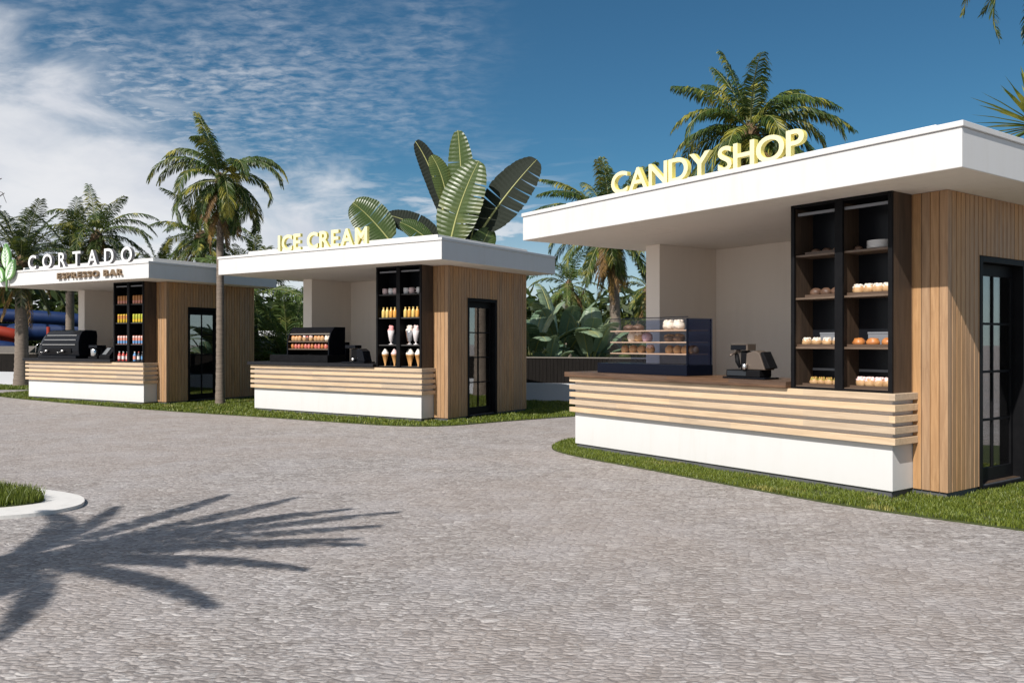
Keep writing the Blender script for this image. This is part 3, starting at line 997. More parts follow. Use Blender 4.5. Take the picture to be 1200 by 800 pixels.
# ------------------------------------------------------------------ ice cream kiosk goods
root = empty('display_case', W('B', -3.2, .12, CT), KPOS['B'][2])
tag(root, 'black display case with two rows of pastries on ice cream counter', 'display case')
b = MB(); b.box(-1.14, .62, -.02, .50, .001, .15); b.build('base', M['black'], root, .004)
pr = [(.03, .151), (.50, .151), (.50, .735), (.20, .735), (.09, .62), (.03, .46)]
b = MB(); b.xprism(pr, .58, .61); b.build('side_panel', M['gloss'], root, .003)
b = MB(); b.xprism(pr, -.655, -.625); b.build('side_panel', M['gloss'], root, .003)
b = MB(); b.box(-.624, .579, .478, .499, .151, .70); b.build('back_panel', M['black'], root)
b = MB(); b.xprism([(.10, .615), (.21, .72), (.499, .72), (.499, .734), (.20, .734), (.085, .625)], -.624, .579); b.build('hood', M['gloss'], root)
b = MB(); b.box(.30, .62, .502, .62, .001, .42); b.build('side_unit', M['gloss'], root, .006)
for z in (.28, .44, .60):
    b = MB(); b.box(-.623, .578, .06 if z < .5 else .11, .46, z - .014, z); b.box(-.623, .578, .045 if z < .5 else .096, .0595 if z < .5 else .1095, z - .02, z + .004)
    b.build('shelf', M['fencerail'] if z > .5 else M['shelfwood'], root, .002)
k_ = 0
for i, (x0, kd) in enumerate(((-3.76, 'orangeic'), (-3.42, 'pink'), (-3.08, 'orangeic'), (-2.755, 'creambun'))):
    for j in range(3 if i < 3 else 2):
        o = pastry(kd if (j != 1 or i != 1) else 'red', .052, .115, 200 + k_)
        place(o, 'B', x0 + j * .098, .26, CT + .4406)
        tag(o, '%s, %s from left on upper shelf of black display case' % (NOUN[kd if (j != 1 or i != 1) else 'red'], ORD[k_]), 'pastry', 'pastries in the black display case')
        k_ += 1
for j in range(12):
    o = pastry('coral' if j % 3 else 'orange', .042, .115, 260 + j)
    place(o, 'B', -3.76 + j * .100, .24, CT + .2806)
    tag(o, '%s, %s from left on lower shelf of black display case' % (NOUN['coral' if j % 3 else 'orange'], ORD[j]), 'pastry', 'pastries in the black display case')

root = empty('coffee_machine', W('B', -1.82, .22, CT), KPOS['B'][2])
tag(root, 'small black coffee machine between display case and cabinet, ice cream kiosk', 'coffee machine')
b = MB(); b.box(-.33, .30, -.16, .16, .001, .03); b.build('tray', M['gloss'], root, .006)
b = MB(); b.prism([(-.12, .031), (.06, .031), (.02, .27), (-.12, .29)], -.09, .1); b.build('column', M['black'], root, .01)
b = MB(); b.prism([(.05, .031), (.27, .031), (.21, .24), (.12, .29), (.03, .27)], -.11, .11); b.build('hood', M['gloss'], root, .014)
b = MB(); b.box(-.26, .02, -.12, .07, .295, .36); b.build('head', M['gloss'], root, .01)
b = MB(); b.smooth = True; b.lathe([(.02, 0), (.04, .02), (.04, .07), (.03, .075)], cx=-.0, cy=-.15, cz=.031, n=14); b.build('knob', M['chrome'], root)

# mugs, juice bottles, shakes, cones in the cabinet
def mug(m):
    b = MB(); b.smooth = True
    b.lathe([(.036, 0), (.050, .010), (.056, .05), (.054, .118), (.048, .118), (.046, .02), (.0, .018)], n=18)
    o = b.build('mug', M[m])
    b = MB(); b.smooth = True
    b.tube([(.053, 0, .095), (.085, 0, .09), (.09, 0, .06), (.08, 0, .035), (.052, 0, .03)], .008, 6); b.build('handle', M[m], o)
    return o


mugs = [mug('porcelain'), mug('mugpink')]
rowB = [(-1.02, 1), (-.865, 0), (-.745, 1), (-.485, 0), (-.345, 1), (-.16, 0)]
for i, (x, t_) in enumerate(rowB):
    o = mugs[t_] if i in (0, 1) and t_ == (1, 0)[i] else copy_tree(mugs[t_])
    place(o, 'B', x, .13, SHELF[3] + .0006, random.uniform(-.5, .9))
    tag(o, '%s mug, %s from left on top shelf of ice cream cabinet' % (('white', 'pink')[t_], ORD[i]), 'mug', 'mugs on the ice cream cabinet top shelf')


def bottle(body, h, r, cap='porcelain', band=None, name='bottle'):
    b = MB(); b.smooth = True
    b.lathe([(r * .9, 0), (r, .008), (r, h * .62), (r * .8, h * .72), (r * .42, h * .84), (r * .40, h * .9)], n=14)
    o = b.build(name, M[body])
    b = MB(); b.smooth = True
    b.lathe([(r * .46, h * .9), (r * .46, h)], n=12); b.build('cap', M[cap], o)
    if band:
        b = MB(); b.smooth = True
        b.lathe([(r * 1.02, h * .2), (r * 1.02, h * .55)], n=14, cap=False); b.build('label_band', M[band], o)
    return o


jb = [bottle('gold', .20, .037, 'gold'), bottle('amber', .20, .037, 'gold')]
for i in range(10):
    t_ = 1 if i in (2, 3, 6, 8, 9) else 0
    x = -1.035 + .098 * i if i < 5 else -.475 + .098 * (i - 5)
    if i < 5 and x > -.635: x = -.64
    o = jb[t_] if i in (0, 2) else copy_tree(jb[t_])
    place(o, 'B', x, .10, SHELF[2] + .0006)
    tag(o, '%s juice bottle, %s from left on second shelf of ice cream cabinet' % (('yellow', 'orange')[t_], ORD[i]), 'bottle', 'juice bottles in the ice cream cabinet')


def shake(m, top, seed):
    b = MB(); b.smooth = True
    b.lathe([(.062, 0), (.058, .012), (.018, .022), (.018, .05), (.045, .07), (.068, .16), (.088, .27)], n=18)
    o = b.build('milkshake', M[m])
    b = MB(); b.smooth = True
    b.blob(0, 0, .275, .082, .08, .055, .25, 3, seed)
    b.blob(.02, .01, .325, .052, .05, .045, .3, 3, seed + 3)
    b.blob(-.025, -.01, .345, .03, .03, .03, .3, 3, seed + 4)
    b.build('whipped_top', M[top], o)
    return o


for i, (x, m_, tp, lab) in enumerate(((-.84, 'shake', 'strawberry', 'pale milkshake with red strawberry topping, ice cream cabinet third shelf'), (-.47, 'chocshake', 'softserve', 'brown chocolate milkshake, ice cream cabinet third shelf'),
                                      (-.365, 'grape', 'cream', 'grey sundae glass with white cream between two milkshakes'), (-.215, 'shake', 'pinkcream', 'pale milkshake with pinkish cream, rightmost on third shelf'))):
    o = shake(m_, tp, 400 + i * 7); place(o, 'B', x, .20 if i == 1 else .10, SHELF[1] + .0006); o.scale = (.78, .78, 1); tag(o, lab, 'milkshake', 'milkshakes in the ice cream cabinet')


def cone(tp, seed):
    b = MB(); b.smooth = True
    b.lathe([(.030, 0), (.030, .006), (.012, .012), (.070, .20), (.076, .205), (.076, .222), (.06, .222)], n=18)
    o = b.build('ice_cream_cone', M['waffle'])
    b = MB(); b.smooth = True
    b.blob(0, 0, .24, .082, .08, .045, .15, 3, seed); b.blob(0, 0, .278, .058, .056, .036, .2, 3, seed + 1); b.blob(0, 0, .31, .032, .032, .03, .2, 3, seed + 2)
    b.build('soft_serve', M[tp], o)
    return o


for i, (x, tp) in enumerate(((-1.0, 'softserve'), (-.76, 'pinkcream'), (-.475, 'softserve'), (-.35, 'softserve'), (-.165, 'softserve'))):
    o = cone(tp, 500 + i * 5); place(o, 'B', x, .21 if i == 2 else .11, SHELF[0] + .0006); o.scale = (.85, .85, 1)
    tag(o, '%s soft serve in waffle cone, %s from left, bottom shelf' % (('white', 'pink')[tp == 'pinkcream'], ORD[i]), 'ice cream cone', 'waffle cones in the ice cream cabinet')

# ------------------------------------------------------------------ espresso kiosk goods
root = empty('espresso_machine', W('C', -3.42, .12, CT), KPOS['C'][2])
tag(root, 'long rounded black espresso machine with steel trim on espresso counter', 'espresso machine')
prof = [(.02, .07), (.50, .07), (.52, .60), (.50, .72), (.34, .735), (.20, .732), (.10, .705), (.035, .60), (-.005, .42), (-.005, .2)]
b = MB(); i0 = 0; b.smooth = False
x_l, x_r = -1.05, 1.16
n = len(prof)
rings = [(-1.16, .80), (-1.05, .93), (-.93, 1.0), (.665, 1.0), (.69, .985)]
for x, s_ in rings:
    for (py_, pz_) in prof:
        b.v.append((x + (.0 if pz_ < .3 else (pz_ - .3) * .55 if x < -.9 else 0), .25 + (py_ - .25) * (s_ if x < 0 else s_), .07 + (pz_ - .07) * s_))
for j in range(len(rings) - 1):
    for k2 in range(n):
        k3 = (k2 + 1) % n
        b.face((j * n + k2, j * n + k3, (j + 1) * n + k3, (j + 1) * n + k2))
b.face(tuple(range(n - 1, -1, -1))); b.face(tuple((len(rings) - 1) * n + q for q in range(n)))
b.build('body', M['gloss'], root, .006)
b = MB()
for (y, z, xa) in ((.038, .585, -.70), (.010, .47, -.78), (-.010, .345, -.84)):
    b.box(xa, .58, y - .022, y + .006, z, z + .022)
b.build('trim', M['chrome'], root, .003)
b = MB(); b.box(-1.0, .66, -.06, .45, .002, .068); b.build('drip_tray', M['gloss'], root, .006)
b = MB(); b.box(-.80, .40, -.02, -.008, .14, .26); b.build('front_plate', M['black'], root, .004)
b = MB(); b.smooth = True
for x in (-.60, .10):
    b.lathe([(.05, 0), (.055, .04), (.05, .06)], cx=x, cy=-.05, cz=.16, n=14); b.tube([(x, -.05, .17), (x, -.14, .16), (x, -.2, .15)], .014)
b.build('portafilter', M['chrome'], root)
b = MB(); b.smooth = True; b.tube([(-1.02, .02, .4), (-1.08, -.05, .33), (-1.09, -.06, .12)], .010); b.build('steam_wand', M['chrome'], root)
b = MB(); b.box(-.20, -.19, .10, .40, .735, .742); b.build('top_seam', M['black'], root)

root = empty('coffee_grinder', W('C', -2.06, .2, CT), KPOS['C'][2])
tag(root, 'black coffee grinder with steel drum right of the espresso machine', 'coffee grinder')
b = MB(); b.box(-.19, .17, -.14, .14, .001, .06); b.build('base', M['black'], root, .008)
b = MB(); b.box(-.17, .15, .02, .13, .061, .34); b.build('column', M['black'], root, .008)
b = MB(); b.smooth = True; b.lathe([(.085, 0), (.095, .02), (.095, .17), (.08, .19)], cx=-.03, cy=-.06, cz=.062, n=18); b.build('drum', M['chrome'], root)
b = MB(); b.box(-.18, .16, -.13, .018, .275, .345); b.build('head', M['gloss'], root, .008)
root = empty('cash_register', W('C', -1.60, .2, CT), KPOS['C'][2])
tag(root, 'small black cash register beside the cabinet on espresso counter', 'cash register')
b = MB(); b.box(-.21, .21, -.14, .16, .001, .09); b.build('drawer', M['black'], root, .006)
b = MB(); b.xprism([(-.12, .091), (.14, .091), (.14, .28), (.06, .30)], -.19, .19); b.build('body', M['gloss'], root, .008)
b = MB(); b.xprism([(-.105, .115), (-.098, .112), (.045, .274), (.038, .278)], -.13, .02); b.build('screen', M['greyglass'], root)


def can(body, band, low):
    b = MB(); b.smooth = True
    b.lathe([(.026, 0), (.033, .008), (.033, .19), (.027, .205)], n=14)
    o = b.build('can', M[body])
    b = MB(); b.smooth = True
    z0_, z1_ = (.02, .085) if low else (.09, .18)
    b.lathe([(.0336, z0_), (.0336, z1_)], n=14, cap=False); b.build('colour_band', M[band], o)
    return o


kinds = {3: [('orangecan', 'coralcan', True, 'orange')] * 2, 2: [('yellowcan', 'orangecan', False, 'yellow'), ('limecan', 'yellowcan', True, 'lime green')],
         1: [('coralcan', 'bluecan', True, 'coral and blue')] * 2}
for row in (3, 2, 1):
    for bay in (0, 1):
        body, band, low, cn = kinds[row][bay]
        proto = None
        for i in range(4):
            if proto is None:
                o = proto = can(body, band, low)
                if row == 1:
                    b = MB(); b.smooth = True; b.lathe([(.0338, .165), (.0338, .19)], n=14, cap=False); b.build('top_band', M['whitecan'], o)
            else:
                o = copy_tree(proto)
            place(o, 'C', BAY[bay][0] + .055 + .105 * i, .07, SHELF[row] + .0006)
            tag(o, '%s can, %s from left, %s shelf of espresso cabinet %s bay' % (cn, ORD[i], ROWN[row], ('left', 'right')[bay]), 'can', 'drink cans in the espresso cabinet')
for i, (x, body, cp, band, nm) in enumerate(((-1.02, 'redbottle', 'porcelain', 'pinkcream', 'red'), (-.87, 'redbottle', 'porcelain', 'whitecan', 'red'), (-.72, 'redbottle', 'porcelain', 'pinkcream', 'red'),
                                             (-.44, 'bluecan', 'porcelain', 'coralcan', 'blue'), (-.29, 'darkbottle', 'redbottle', 'whitecan', 'dark'), (-.14, 'darkbottle', 'porcelain', 'bluecan', 'dark'))):
    o = bottle(body, .23, .040, cp, band); place(o, 'C', x, .08, SHELF[0] + .0006)
    tag(o, '%s glass bottle, %s from left on bottom shelf of espresso cabinet' % (nm, ORD[i]), 'bottle', 'bottles in the espresso cabinet')


# ------------------------------------------------------------------ boundary wall and slatted fence
FX0, FX1 = -36.0, 7.0
fang = math.atan2(-.43, 1)
flen = (FX1 - FX0) * math.hypot(1, .43)
b = MB(); b.box(0, flen, 0, .22, -.05, .46)
o = b.build('low_wall', M['fencewhite'], None, .008, (FX0, fence_y(FX0), 0), fang)
tag(o, 'long low white wall under the dark slatted fence behind the kiosks', 'wall')
root = empty('slat_fence', (FX0, fence_y(FX0), .46), fang)
tag(root, 'dark vertical slat fence standing on the low white wall', 'fence')
b = MB(); x = .02
while x < flen:
    b.box(x, x + .093, .09, .115, .001, .64); x += .10
b.build('slat_panel', M['fencedark'], root)
b = MB(); b.box(0, flen, .07, .14, .641, .67); b.build('top_rail', M['fencerail'], root)
x = 1.0
while x < flen:
    b = MB(); b.box(x, x + .08, .117, .19, .001, .64); b.build('post', M['fencedark'], root); x += 2.4


# ------------------------------------------------------------------ plants
def frond(b, base, azi, e0, ln, droop, wl, nl=34, rng=random, roll=0.0, stiff=.5, sag=.55, wd=.024):
    """one pinnate palm frond: curved stem and many narrow leaflets"""
    base = Vector(base)
    N = 12
    pts = [base]; dirs = []
    h = Vector((math.cos(azi), math.sin(azi), 0))
    side0 = Vector((-math.sin(azi), math.cos(azi), 0))
    tw = rng.uniform(-.15, .15)
    for i in range(N):
        s_ = (i + .5) / N
        e = e0 - droop * s_ ** 1.35
        d = h * math.cos(e) + Vector((0, 0, math.sin(e))) + side0 * tw * s_
        d.normalize(); dirs.append(d)
        pts.append(pts[-1] + d * (ln / N))
    dirs.append(dirs[-1])
    b.cur = 1; b.smooth = True
    b.tube(pts, [.020 * ln / 2 * (1 - .85 * i / N) + .003 for i in range(N + 1)], 4, False)
    b.cur = 0; b.smooth = False
    for i in range(nl):
        s_ = .14 + .86 * (i + rng.uniform(-.3, .3)) / nl
        s_ = min(max(s_, .1), .995)
        q = s_ * N; j = int(q); f = q - j
        p = pts[j].lerp(pts[j + 1], f); d = dirs[j].lerp(dirs[min(j + 1, N)], f).normalized()
        sd_ = (side0 - d * side0.dot(d)).normalized()
        up = sd_.cross(d)
        if up.z < 0: up = -up
        up = (Matrix.Rotation(roll, 3, d) @ up)
        sd_ = (Matrix.Rotation(roll, 3, d) @ sd_)
        prof = (math.sin(math.pi * (.12 + .80 * s_))) ** .7
        for sg in (1, -1):
            if rng.random() < .03: continue
            l = wl * prof * rng.uniform(.85, 1.12)
            fw = .55 + .75 * s_ + rng.uniform(-.12, .12)
            dd = (sd_ * sg * 1.0 + d * fw + up * (stiff * rng.uniform(.4, 1.1))).normalized()
            g = Vector((0, 0, -1))
            p1 = p + dd * l * .5 + g * l * .16 * sag
            d2 = (dd + g * sag * rng.uniform(.7, 1.5)).normalized()
            p2 = p1 + d2 * l * .32
            d3 = (d2 + g * sag * rng.uniform(.5, 1.3)).normalized()
            p3 = p2 + d3 * l * .24
            wv = (d * .8 + up * rng.uniform(-.5, .5)).normalized() * wd * .5 * rng.uniform(.8, 1.2)
            k = len(b.v)
            b.v += [tuple(p - wv * .5), tuple(p + wv * .5), tuple(p1 - wv), tuple(p1 + wv), tuple(p2 - wv * .75), tuple(p2 + wv * .75), tuple(p3)]
            b.face((k, k + 1, k + 3, k + 2)); b.face((k + 2, k + 3, k + 5, k + 4)); b.face((k + 4, k + 5, k + 6))


def palm(name, loc, height, trad, ln, label, nf=26, seed=0, green='frond', group='palm trees round the kiosks', skirt=0, dead=0, lean=(0, 0), wl=.55, extra=(), nl=34, erange=(1.35, -.75), droop=(1.1, 1.9), trunk=True, wd=.036, bulge=1.0, sag=.55):
    rng = random.Random(seed)
    wl *= .66; nl = int(nl * 1.35); nf = int(nf * .86)
    root = empty(name, loc)
    tag(root, label, 'palm tree', group)
    top = Vector((lean[0], lean[1], height))
    if trunk:
        b = MB(); b.smooth = True
        N = max(20, int(height / .09)); pts = []; rad = []
        for i in range(N + 1):
            s_ = i / N
            pts.append((lean[0] * s_ ** 1.6, lean[1] * s_ ** 1.6, height * s_ - .05))
            rad.append(trad * (1 + .35 * math.exp(-s_ * 9) - .12 * s_) * (1.035 if i % 2 else .975) * bulge)
        b.tube(pts, rad, 14)
        b.build('trunk', M['trunk'], root)
    b = MB(); b.smooth = True
    hh = max(.35, ln * .28)
    b.tube([top + Vector((0, 0, -hh)), top + Vector((0, 0, -hh * .4)), top + Vector((0, 0, .0)), top + Vector((0, 0, hh * .35))], [trad * .98, trad * 1.45, trad * 1.15, trad * .3], 12)
    b.build('crown_shaft', M['fibre'], root)
    b = MB()
    ga = 2.39996
    for i in range(nf):
        s_ = (i + .5) / nf
        e0 = erange[0] + (erange[1] - erange[0]) * s_ ** .9 + rng.uniform(-.12, .12)
        L = ln * rng.uniform(.85, 1.1) * (.82 + .25 * math.sin(math.pi * min(1, s_ + .25)))
        dr_ = droop[0] + (droop[1] - droop[0]) * rng.random()
        if e0 < -.2: dr_ *= .5
        if s_ < .12: dr_ *= .55
        frond(b, top + Vector((0, 0, -.10 * s_)), i * ga + rng.uniform(-.25, .25) + seed, e0, L, dr_, wl * rng.uniform(.9, 1.1), nl, rng, rng.uniform(-.4, .4), sag=sag, wd=wd)
    for (a, e0, L, dr_) in extra:
        frond(b, top, a, e0, L, dr_, wl, nl, rng, 0, sag=sag, wd=wd)
    b.build('crown', [M[green], M['rachis']], root)
    if dead or skirt:
        b = MB()
        for i in range(dead):
            frond(b, top + Vector((0, 0, -.2)), i * ga * 1.3 + seed, rng.uniform(-.7, -.3), ln * rng.uniform(.55, .85), rng.uniform(.8, 1.3), wl * .7, nl // 2, rng, 0, .2, .9, wd)
        for i in range(skirt):
            frond(b, top + Vector((0, 0, -.25 - rng.random() * .5)), i * ga + seed, rng.uniform(-1.2, -.8), ln * rng.uniform(.5, .8), rng.uniform(.3, .7), wl * .5, nl // 2, rng, 0, .1, .9, wd)
        b.build('dead_fronds', [M['dead'], M['dead']], root)
    return root


def blade_leaf(name, parent, base, start, tip, width, bend=(0, 0, 0), normal=(0, -1, 0), green='banana', tears=(), seed=0, fold=.25, curl=.12, N=34):
    """one big paddle leaf: petiole from base to start, blade from start to tip, split in places"""
    rng = random.Random(seed)
    base, start, tip = Vector(base), Vector(start), Vector(tip)
    bend = Vector(bend); nrm = Vector(normal).normalized()
    b = MB()

    def mid(s_):
        return start.lerp(tip, s_) + bend * (4 * s_ * (1 - s_)) * .5
    ln = (tip - start).length
    # midrib and petiole
    b.cur = 1; b.smooth = True
    pts = [base, base.lerp(start, .5) + bend * .05] + [mid(i / 14) for i in range(15)]
    rad = [ln * .026, ln * .020] + [ln * .014 * (1 - .85 * i / 14) + .002 for i in range(15)]
    b.tube(pts, rad, 6)
    b.cur = 0; b.smooth = False
    for sg in (1, -1):
        prev = None; strip = 0
        nxt = rng.randint(2, 5)
        i = 0
        cuts = set()
        for c in tears:
            if (c > 0) == (sg > 0): cuts.add(int(abs(c) * N))
        tiltk = 0.0
        rows = []
        for i in range(N + 1):
            s_ = i / N
            wv = width * (math.sin(math.pi * (.04 + .96 * s_) ** .84)) ** .45 if s_ < .999 else 0.0
            wv *= 1 + .02 * rng.uniform(-1, 1)
            m = mid(s_); d = (mid(min(1, s_ + .02)) - mid(max(0, s_ - .02))).normalized()
            sd_ = d.cross(nrm).normalized() * sg
            n_ = sd_.cross(d).normalized()
            if n_.dot(nrm) < 0: n_ = -n_
            cor = .016 * width * (1 if i % 2 else -1)
            row = []
            for j, t_ in enumerate((.0, .35, .7, 1.0)):
                p = m + sd_ * wv * t_ + d * (wv * t_ * .16) + n_ * (fold * wv * t_ - curl * wv * t_ * t_ * 2 + cor * t_)
                row.append(tuple(p))
            rows.append(row)
        for i in range(N):
            a, c = rows[i], [Vector(v) for v in rows[i + 1]]
            if i in cuts:                       # a tear: the strip below is pulled back from its neighbour
                c = [Vector(a[q]).lerp(c[q], 1 - .85 * (q / 3.0)) for q in range(4)]
            for q in range(3):
                k = len(b.v)
                b.v += [a[q], a[q + 1], tuple(c[q + 1]), tuple(c[q])]
                b.face((k, k + 1, k + 2, k + 3) if sg > 0 else (k + 3, k + 2, k + 1, k))
    me_o = b.build(name, [M[green], M['midrib']], parent)
    return me_o


def weld(o):
    bm = bmesh.new(); bm.from_mesh(o.data)
    bmesh.ops.remove_doubles(bm, verts=bm.verts, dist=.0005)
    bm.to_mesh(o.data); bm.free()


def banana_random(name, loc, label, n, ln, wd, seed, green='banana', spread=.9, height=.5, group='broad leaved plants behind the fence'):
    rng = random.Random(seed)
    root = empty(name, loc); tag(root, label, 'broad leaf plant', group)
    b = MB(); b.smooth = True
    b.tube([(0, 0, -.05), (0, 0, height * .6), (0, 0, height)], [.12, .10, .06], 10); b.build('stem', M['rachis'], root)
    for i in range(n):
        a = i * 2.39996 + rng.uniform(-.3, .3); e = rng.uniform(.35, 1.35)
        d = Vector((math.cos(a) * math.cos(e), math.sin(a) * math.cos(e), math.sin(e)))
        L = ln * rng.uniform(.7, 1.15)
        st = Vector((0, 0, height * .8)) + d * L * .55 * spread
        side = Vector((-math.sin(a), math.cos(a), 0))
        tip_ = st + (d + Vector((0, 0, -.35))).normalized() * L
        nr = side.cross((tip_ - st).normalized())
        if nr.z < 0: nr = -nr
        o = blade_leaf('leaf', root, (0, 0, height * .7), st, tip_, wd * rng.uniform(.8, 1.15), (d.x * .1, d.y * .1, .35 * L), nr + Vector((0, 0, .1)), green,
                       [rng.choice((-1, 1)) * rng.uniform(.15, .9) for _ in range(rng.randint(2, 7))], rng.random() * 999, .30, .22, 26)
        weld(o)
    return root


# tall palm between the espresso and the ice cream kiosks
palm('palm_tree', (-7.06, 20.08, 0), 5.45, .092, 1.75, 'tall slim palm with drooping crown, trunk standing between two kiosks', nf=24, seed=11, skirt=5, dead=6, wl=.54, nl=74, droop=(1.9, 2.7), sag=1.0, wd=.032,
     extra=((R(150), 1.28, 1.9, .35), (R(165), 1.1, 2.0, 1.7), (R(10), 1.0, 2.0, 2.3), (R(185), .9, 2.1, 2.2), (R(-10), .8, 2.0, 2.2)), erange=(1.15, -.9))
# palm behind the tall one
palm('palm_tree', (-11.6, 31.0, 0), 5.5, .19, 2.05, 'bushy palm with orange dead fronds, half hidden behind the tall slim palm', nf=30, seed=23, sag=.85, skirt=6, dead=8, wl=0.65, nl=38, erange=(1.2, -.8))
# three crowns above the espresso kiosk
palm('palm_tree', (-16.5, 33.0, 0), 5.75, .2, 2.4, 'feathery palm with arching fronds right of the leaf emblem kiosk lettering', nf=24, seed=31, sag=.85, dead=3, wl=0.72, nl=44, extra=((R(140), 1.3, 2.4, .4), (R(20), .9, 2.6, 2.0), (R(0), .6, 2.5, 1.8)), erange=(1.3, -.5))
palm('palm_tree', (-18.0, 33.8, 0), 5.1, .17, 2.3, 'dense upright palm behind the first letters of the white sign', nf=28, seed=37, dead=2, wl=0.72, nl=40, green='frond2', extra=((R(100), 1.45, 2.5, .3),), erange=(1.4, -.6), droop=(.6, 1.4))
palm('palm_tree', (-16.72, 28.3, 0), 4.25, .215, 2.35, 'stout palm with thick pale trunk at the far left', nf=36, seed=41, skirt=4, dead=2, wl=0.72, nl=44, green='frond2', erange=(1.4, -.95), droop=(.5, 1.3), extra=((R(40), 1.2, 2.2, .5), (R(150), 1.2, 2.2, .5)))
palm('palm_tree', (-24.5, 38.0, 0), 5.9, .2, 2.8, 'distant dark palm at the left edge beyond the water slide', nf=28, seed=43, wl=.6, nl=36, green='frond2', erange=(1.4, -.6), droop=(.6, 1.4))
# low crowns showing over the roofs
palm('palm_tree', (-14.8, 35.0, 0), 4.35, .14, 1.7, 'small palm peeping over the espresso kiosk roof near the last white letter', nf=22, seed=51, wl=.45, nl=34, erange=(1.5, .1), droop=(.3, .9))
palm('palm_tree', (-9.8, 31.5, 0), 4.0, .13, 1.75, 'small spiky palm showing above the left end of the ice cream roof', nf=20, seed=53, wl=.45, nl=34, erange=(1.5, .2), droop=(.3, .8))
# palm between ice cream and candy kiosks
palm('palm_tree', (3.12, 24.6, 0), 4.95, .165, 2.35, 'palm with brown hanging skirt between ice cream and candy kiosks', nf=38, seed=61, sag=1.0, skirt=16, dead=9, wl=.66, nl=50, lean=(-.2, 0), erange=(1.3, -1.0),
     extra=((R(172), .75, 2.6, 1.3), (R(190), .95, 2.6, 1.4), (R(5), .95, 2.3, 1.3), (R(100), 1.4, 2.3, .3), (R(160), .55, 2.3, 1.5), (R(120), 1.1, 2.2, .7), (R(35), 1.2, 2.3, .5), (R(80), 1.3, 2.1, .4)))
# palm behind the candy kiosk
palm('palm_tree', (5.45, 19.0, 0), 6.35, .17, 2.15, 'large palm crown rising behind the candy kiosk lettering', nf=40, seed=71, sag=1.1, skirt=4, dead=7, wl=.66, nl=56, droop=(1.5, 2.3),
     extra=((R(140), 1.32, 2.2, .3), (R(125), 1.2, 2.0, .4), (R(5), .9, 2.4, 1.5), (R(-5), .55, 2.5, 1.3), (R(178), .8, 2.1, 1.9), (R(60), 1.25, 1.9, .7)), erange=(1.2, -.9))
palm('palm_tree', (2.05, 30.0, 0), 3.6, .14, 1.8, 'small distant palm in the gap left of the skirted palm', nf=24, seed=81, green='frondlight', dead=3, wl=.45, nl=32)
palm('palm_tree', (5.5, 33.5, 0), 3.7, .15, 1.9, 'small palm with brown fronds beside the candy kiosk pillar', nf=22, seed=83, dead=12, skirt=6, wl=.45, nl=32)
# behind the ice cream counter
palm('palm_tree', (-7.75, 25.4, 0), 2.95, .12, 2.0, 'low palm with long arching fronds behind the ice cream counter', nf=24, seed=91, green='frondlight', wl=.85, nl=50, lean=(-.25, 0), erange=(1.2, -.7), droop=(.8, 1.5),
     extra=((R(170), 1.0, 2.2, 1.0), (R(20), 1.1, 2.2, 1.0)))
palm('palm_tree', (-6.7, 24.75, 0), .75, .12, 2.3, 'trunkless palm with tall fronds left of the ice cream kiosk wall', nf=18, seed=93, green='frondlight', wl=.85, nl=50, erange=(1.45, .5), droop=(.5, 1.1), extra=((R(170), 1.05, 2.6, .8),))
# upper right: fronds hanging into the frame, and the yucca beside the candy roof
palm('palm_tree', (11.0, 16.0, 0), 9.55, .16, 2.9, 'very tall palm at the upper right with only frond tips in view', nf=26, seed=101, wl=.5, nl=46, erange=(1.2, -.9))
# the palm whose shadow lies on the paving stands left of the camera
palm('palm_tree', (-6.58, 1.72, 0), 5.0, .13, 1.9, 'palm standing left of the view that shades the paving', nf=18, seed=113, wl=.28, nl=70, erange=(1.1, -.6), droop=(.6, 1.2), wd=.036,
     extra=((R(-60), .35, 1.9, .7), (R(-34), .3, 2.1, .7), (R(10), .3, 2.4, .6), (R(55), .4, 2.5, .7), (R(-8), .3, 2.2, .7), (R(30), .3, 2.9, .6), (R(22), .2, 2.7, .5), (R(42), .35, 2.5, .6), (R(78), .3, 2.5, .6)))


def yucca(loc, h, label, seed):
    rng = random.Random(seed)
    root = empty('yucca', loc); tag(root, label, 'yucca')
    b = MB(); b.smooth = True; b.tube([(0, 0, -.05), (.05, 0, h * .5), (0, 0, h)], [.16, .12, .12], 10); b.build('trunk', M['trunk'], root)
    b = MB()
    for i in range(70):
        a = i * 2.39996; e = 1.4 - 1.7 * (i / 70) ** .9
        L = rng.uniform(.85, 1.1); wd = .09
        d = Vector((math.cos(a) * math.cos(e), math.sin(a) * math.cos(e), math.sin(e)))
        sd_ = Vector((-math.sin(a), math.cos(a), 0)); up = d.cross(sd_)
        pr = [(0, .6), (.3, 1.0), (.65, .8), (1, .03)]
        for j in range(3):
            q = []
            for (s_, w_) in (pr[j], pr[j + 1]):
                p = Vector((0, 0, h)) + d * L * s_ - Vector((0, 0, .12 * s_ * s_ * L))
                q.append((p - sd_ * wd * w_ * .5, p - up * wd * .12 * w_, p + sd_ * wd * w_ * .5))
            for m_ in (0, 1):
                k = len(b.v); b.v += [tuple(q[0][m_]), tuple(q[0][m_ + 1]), tuple(q[1][m_ + 1]), tuple(q[1][m_])]; b.face((k, k + 1, k + 2, k + 3))
    o = b.build('crown', M['yucca'], root); weld(o)
    return root


yucca((7.62, 12.0, 0), 4.62, 'spiky yellow green yucca at right edge above the candy kiosk roof', 5)

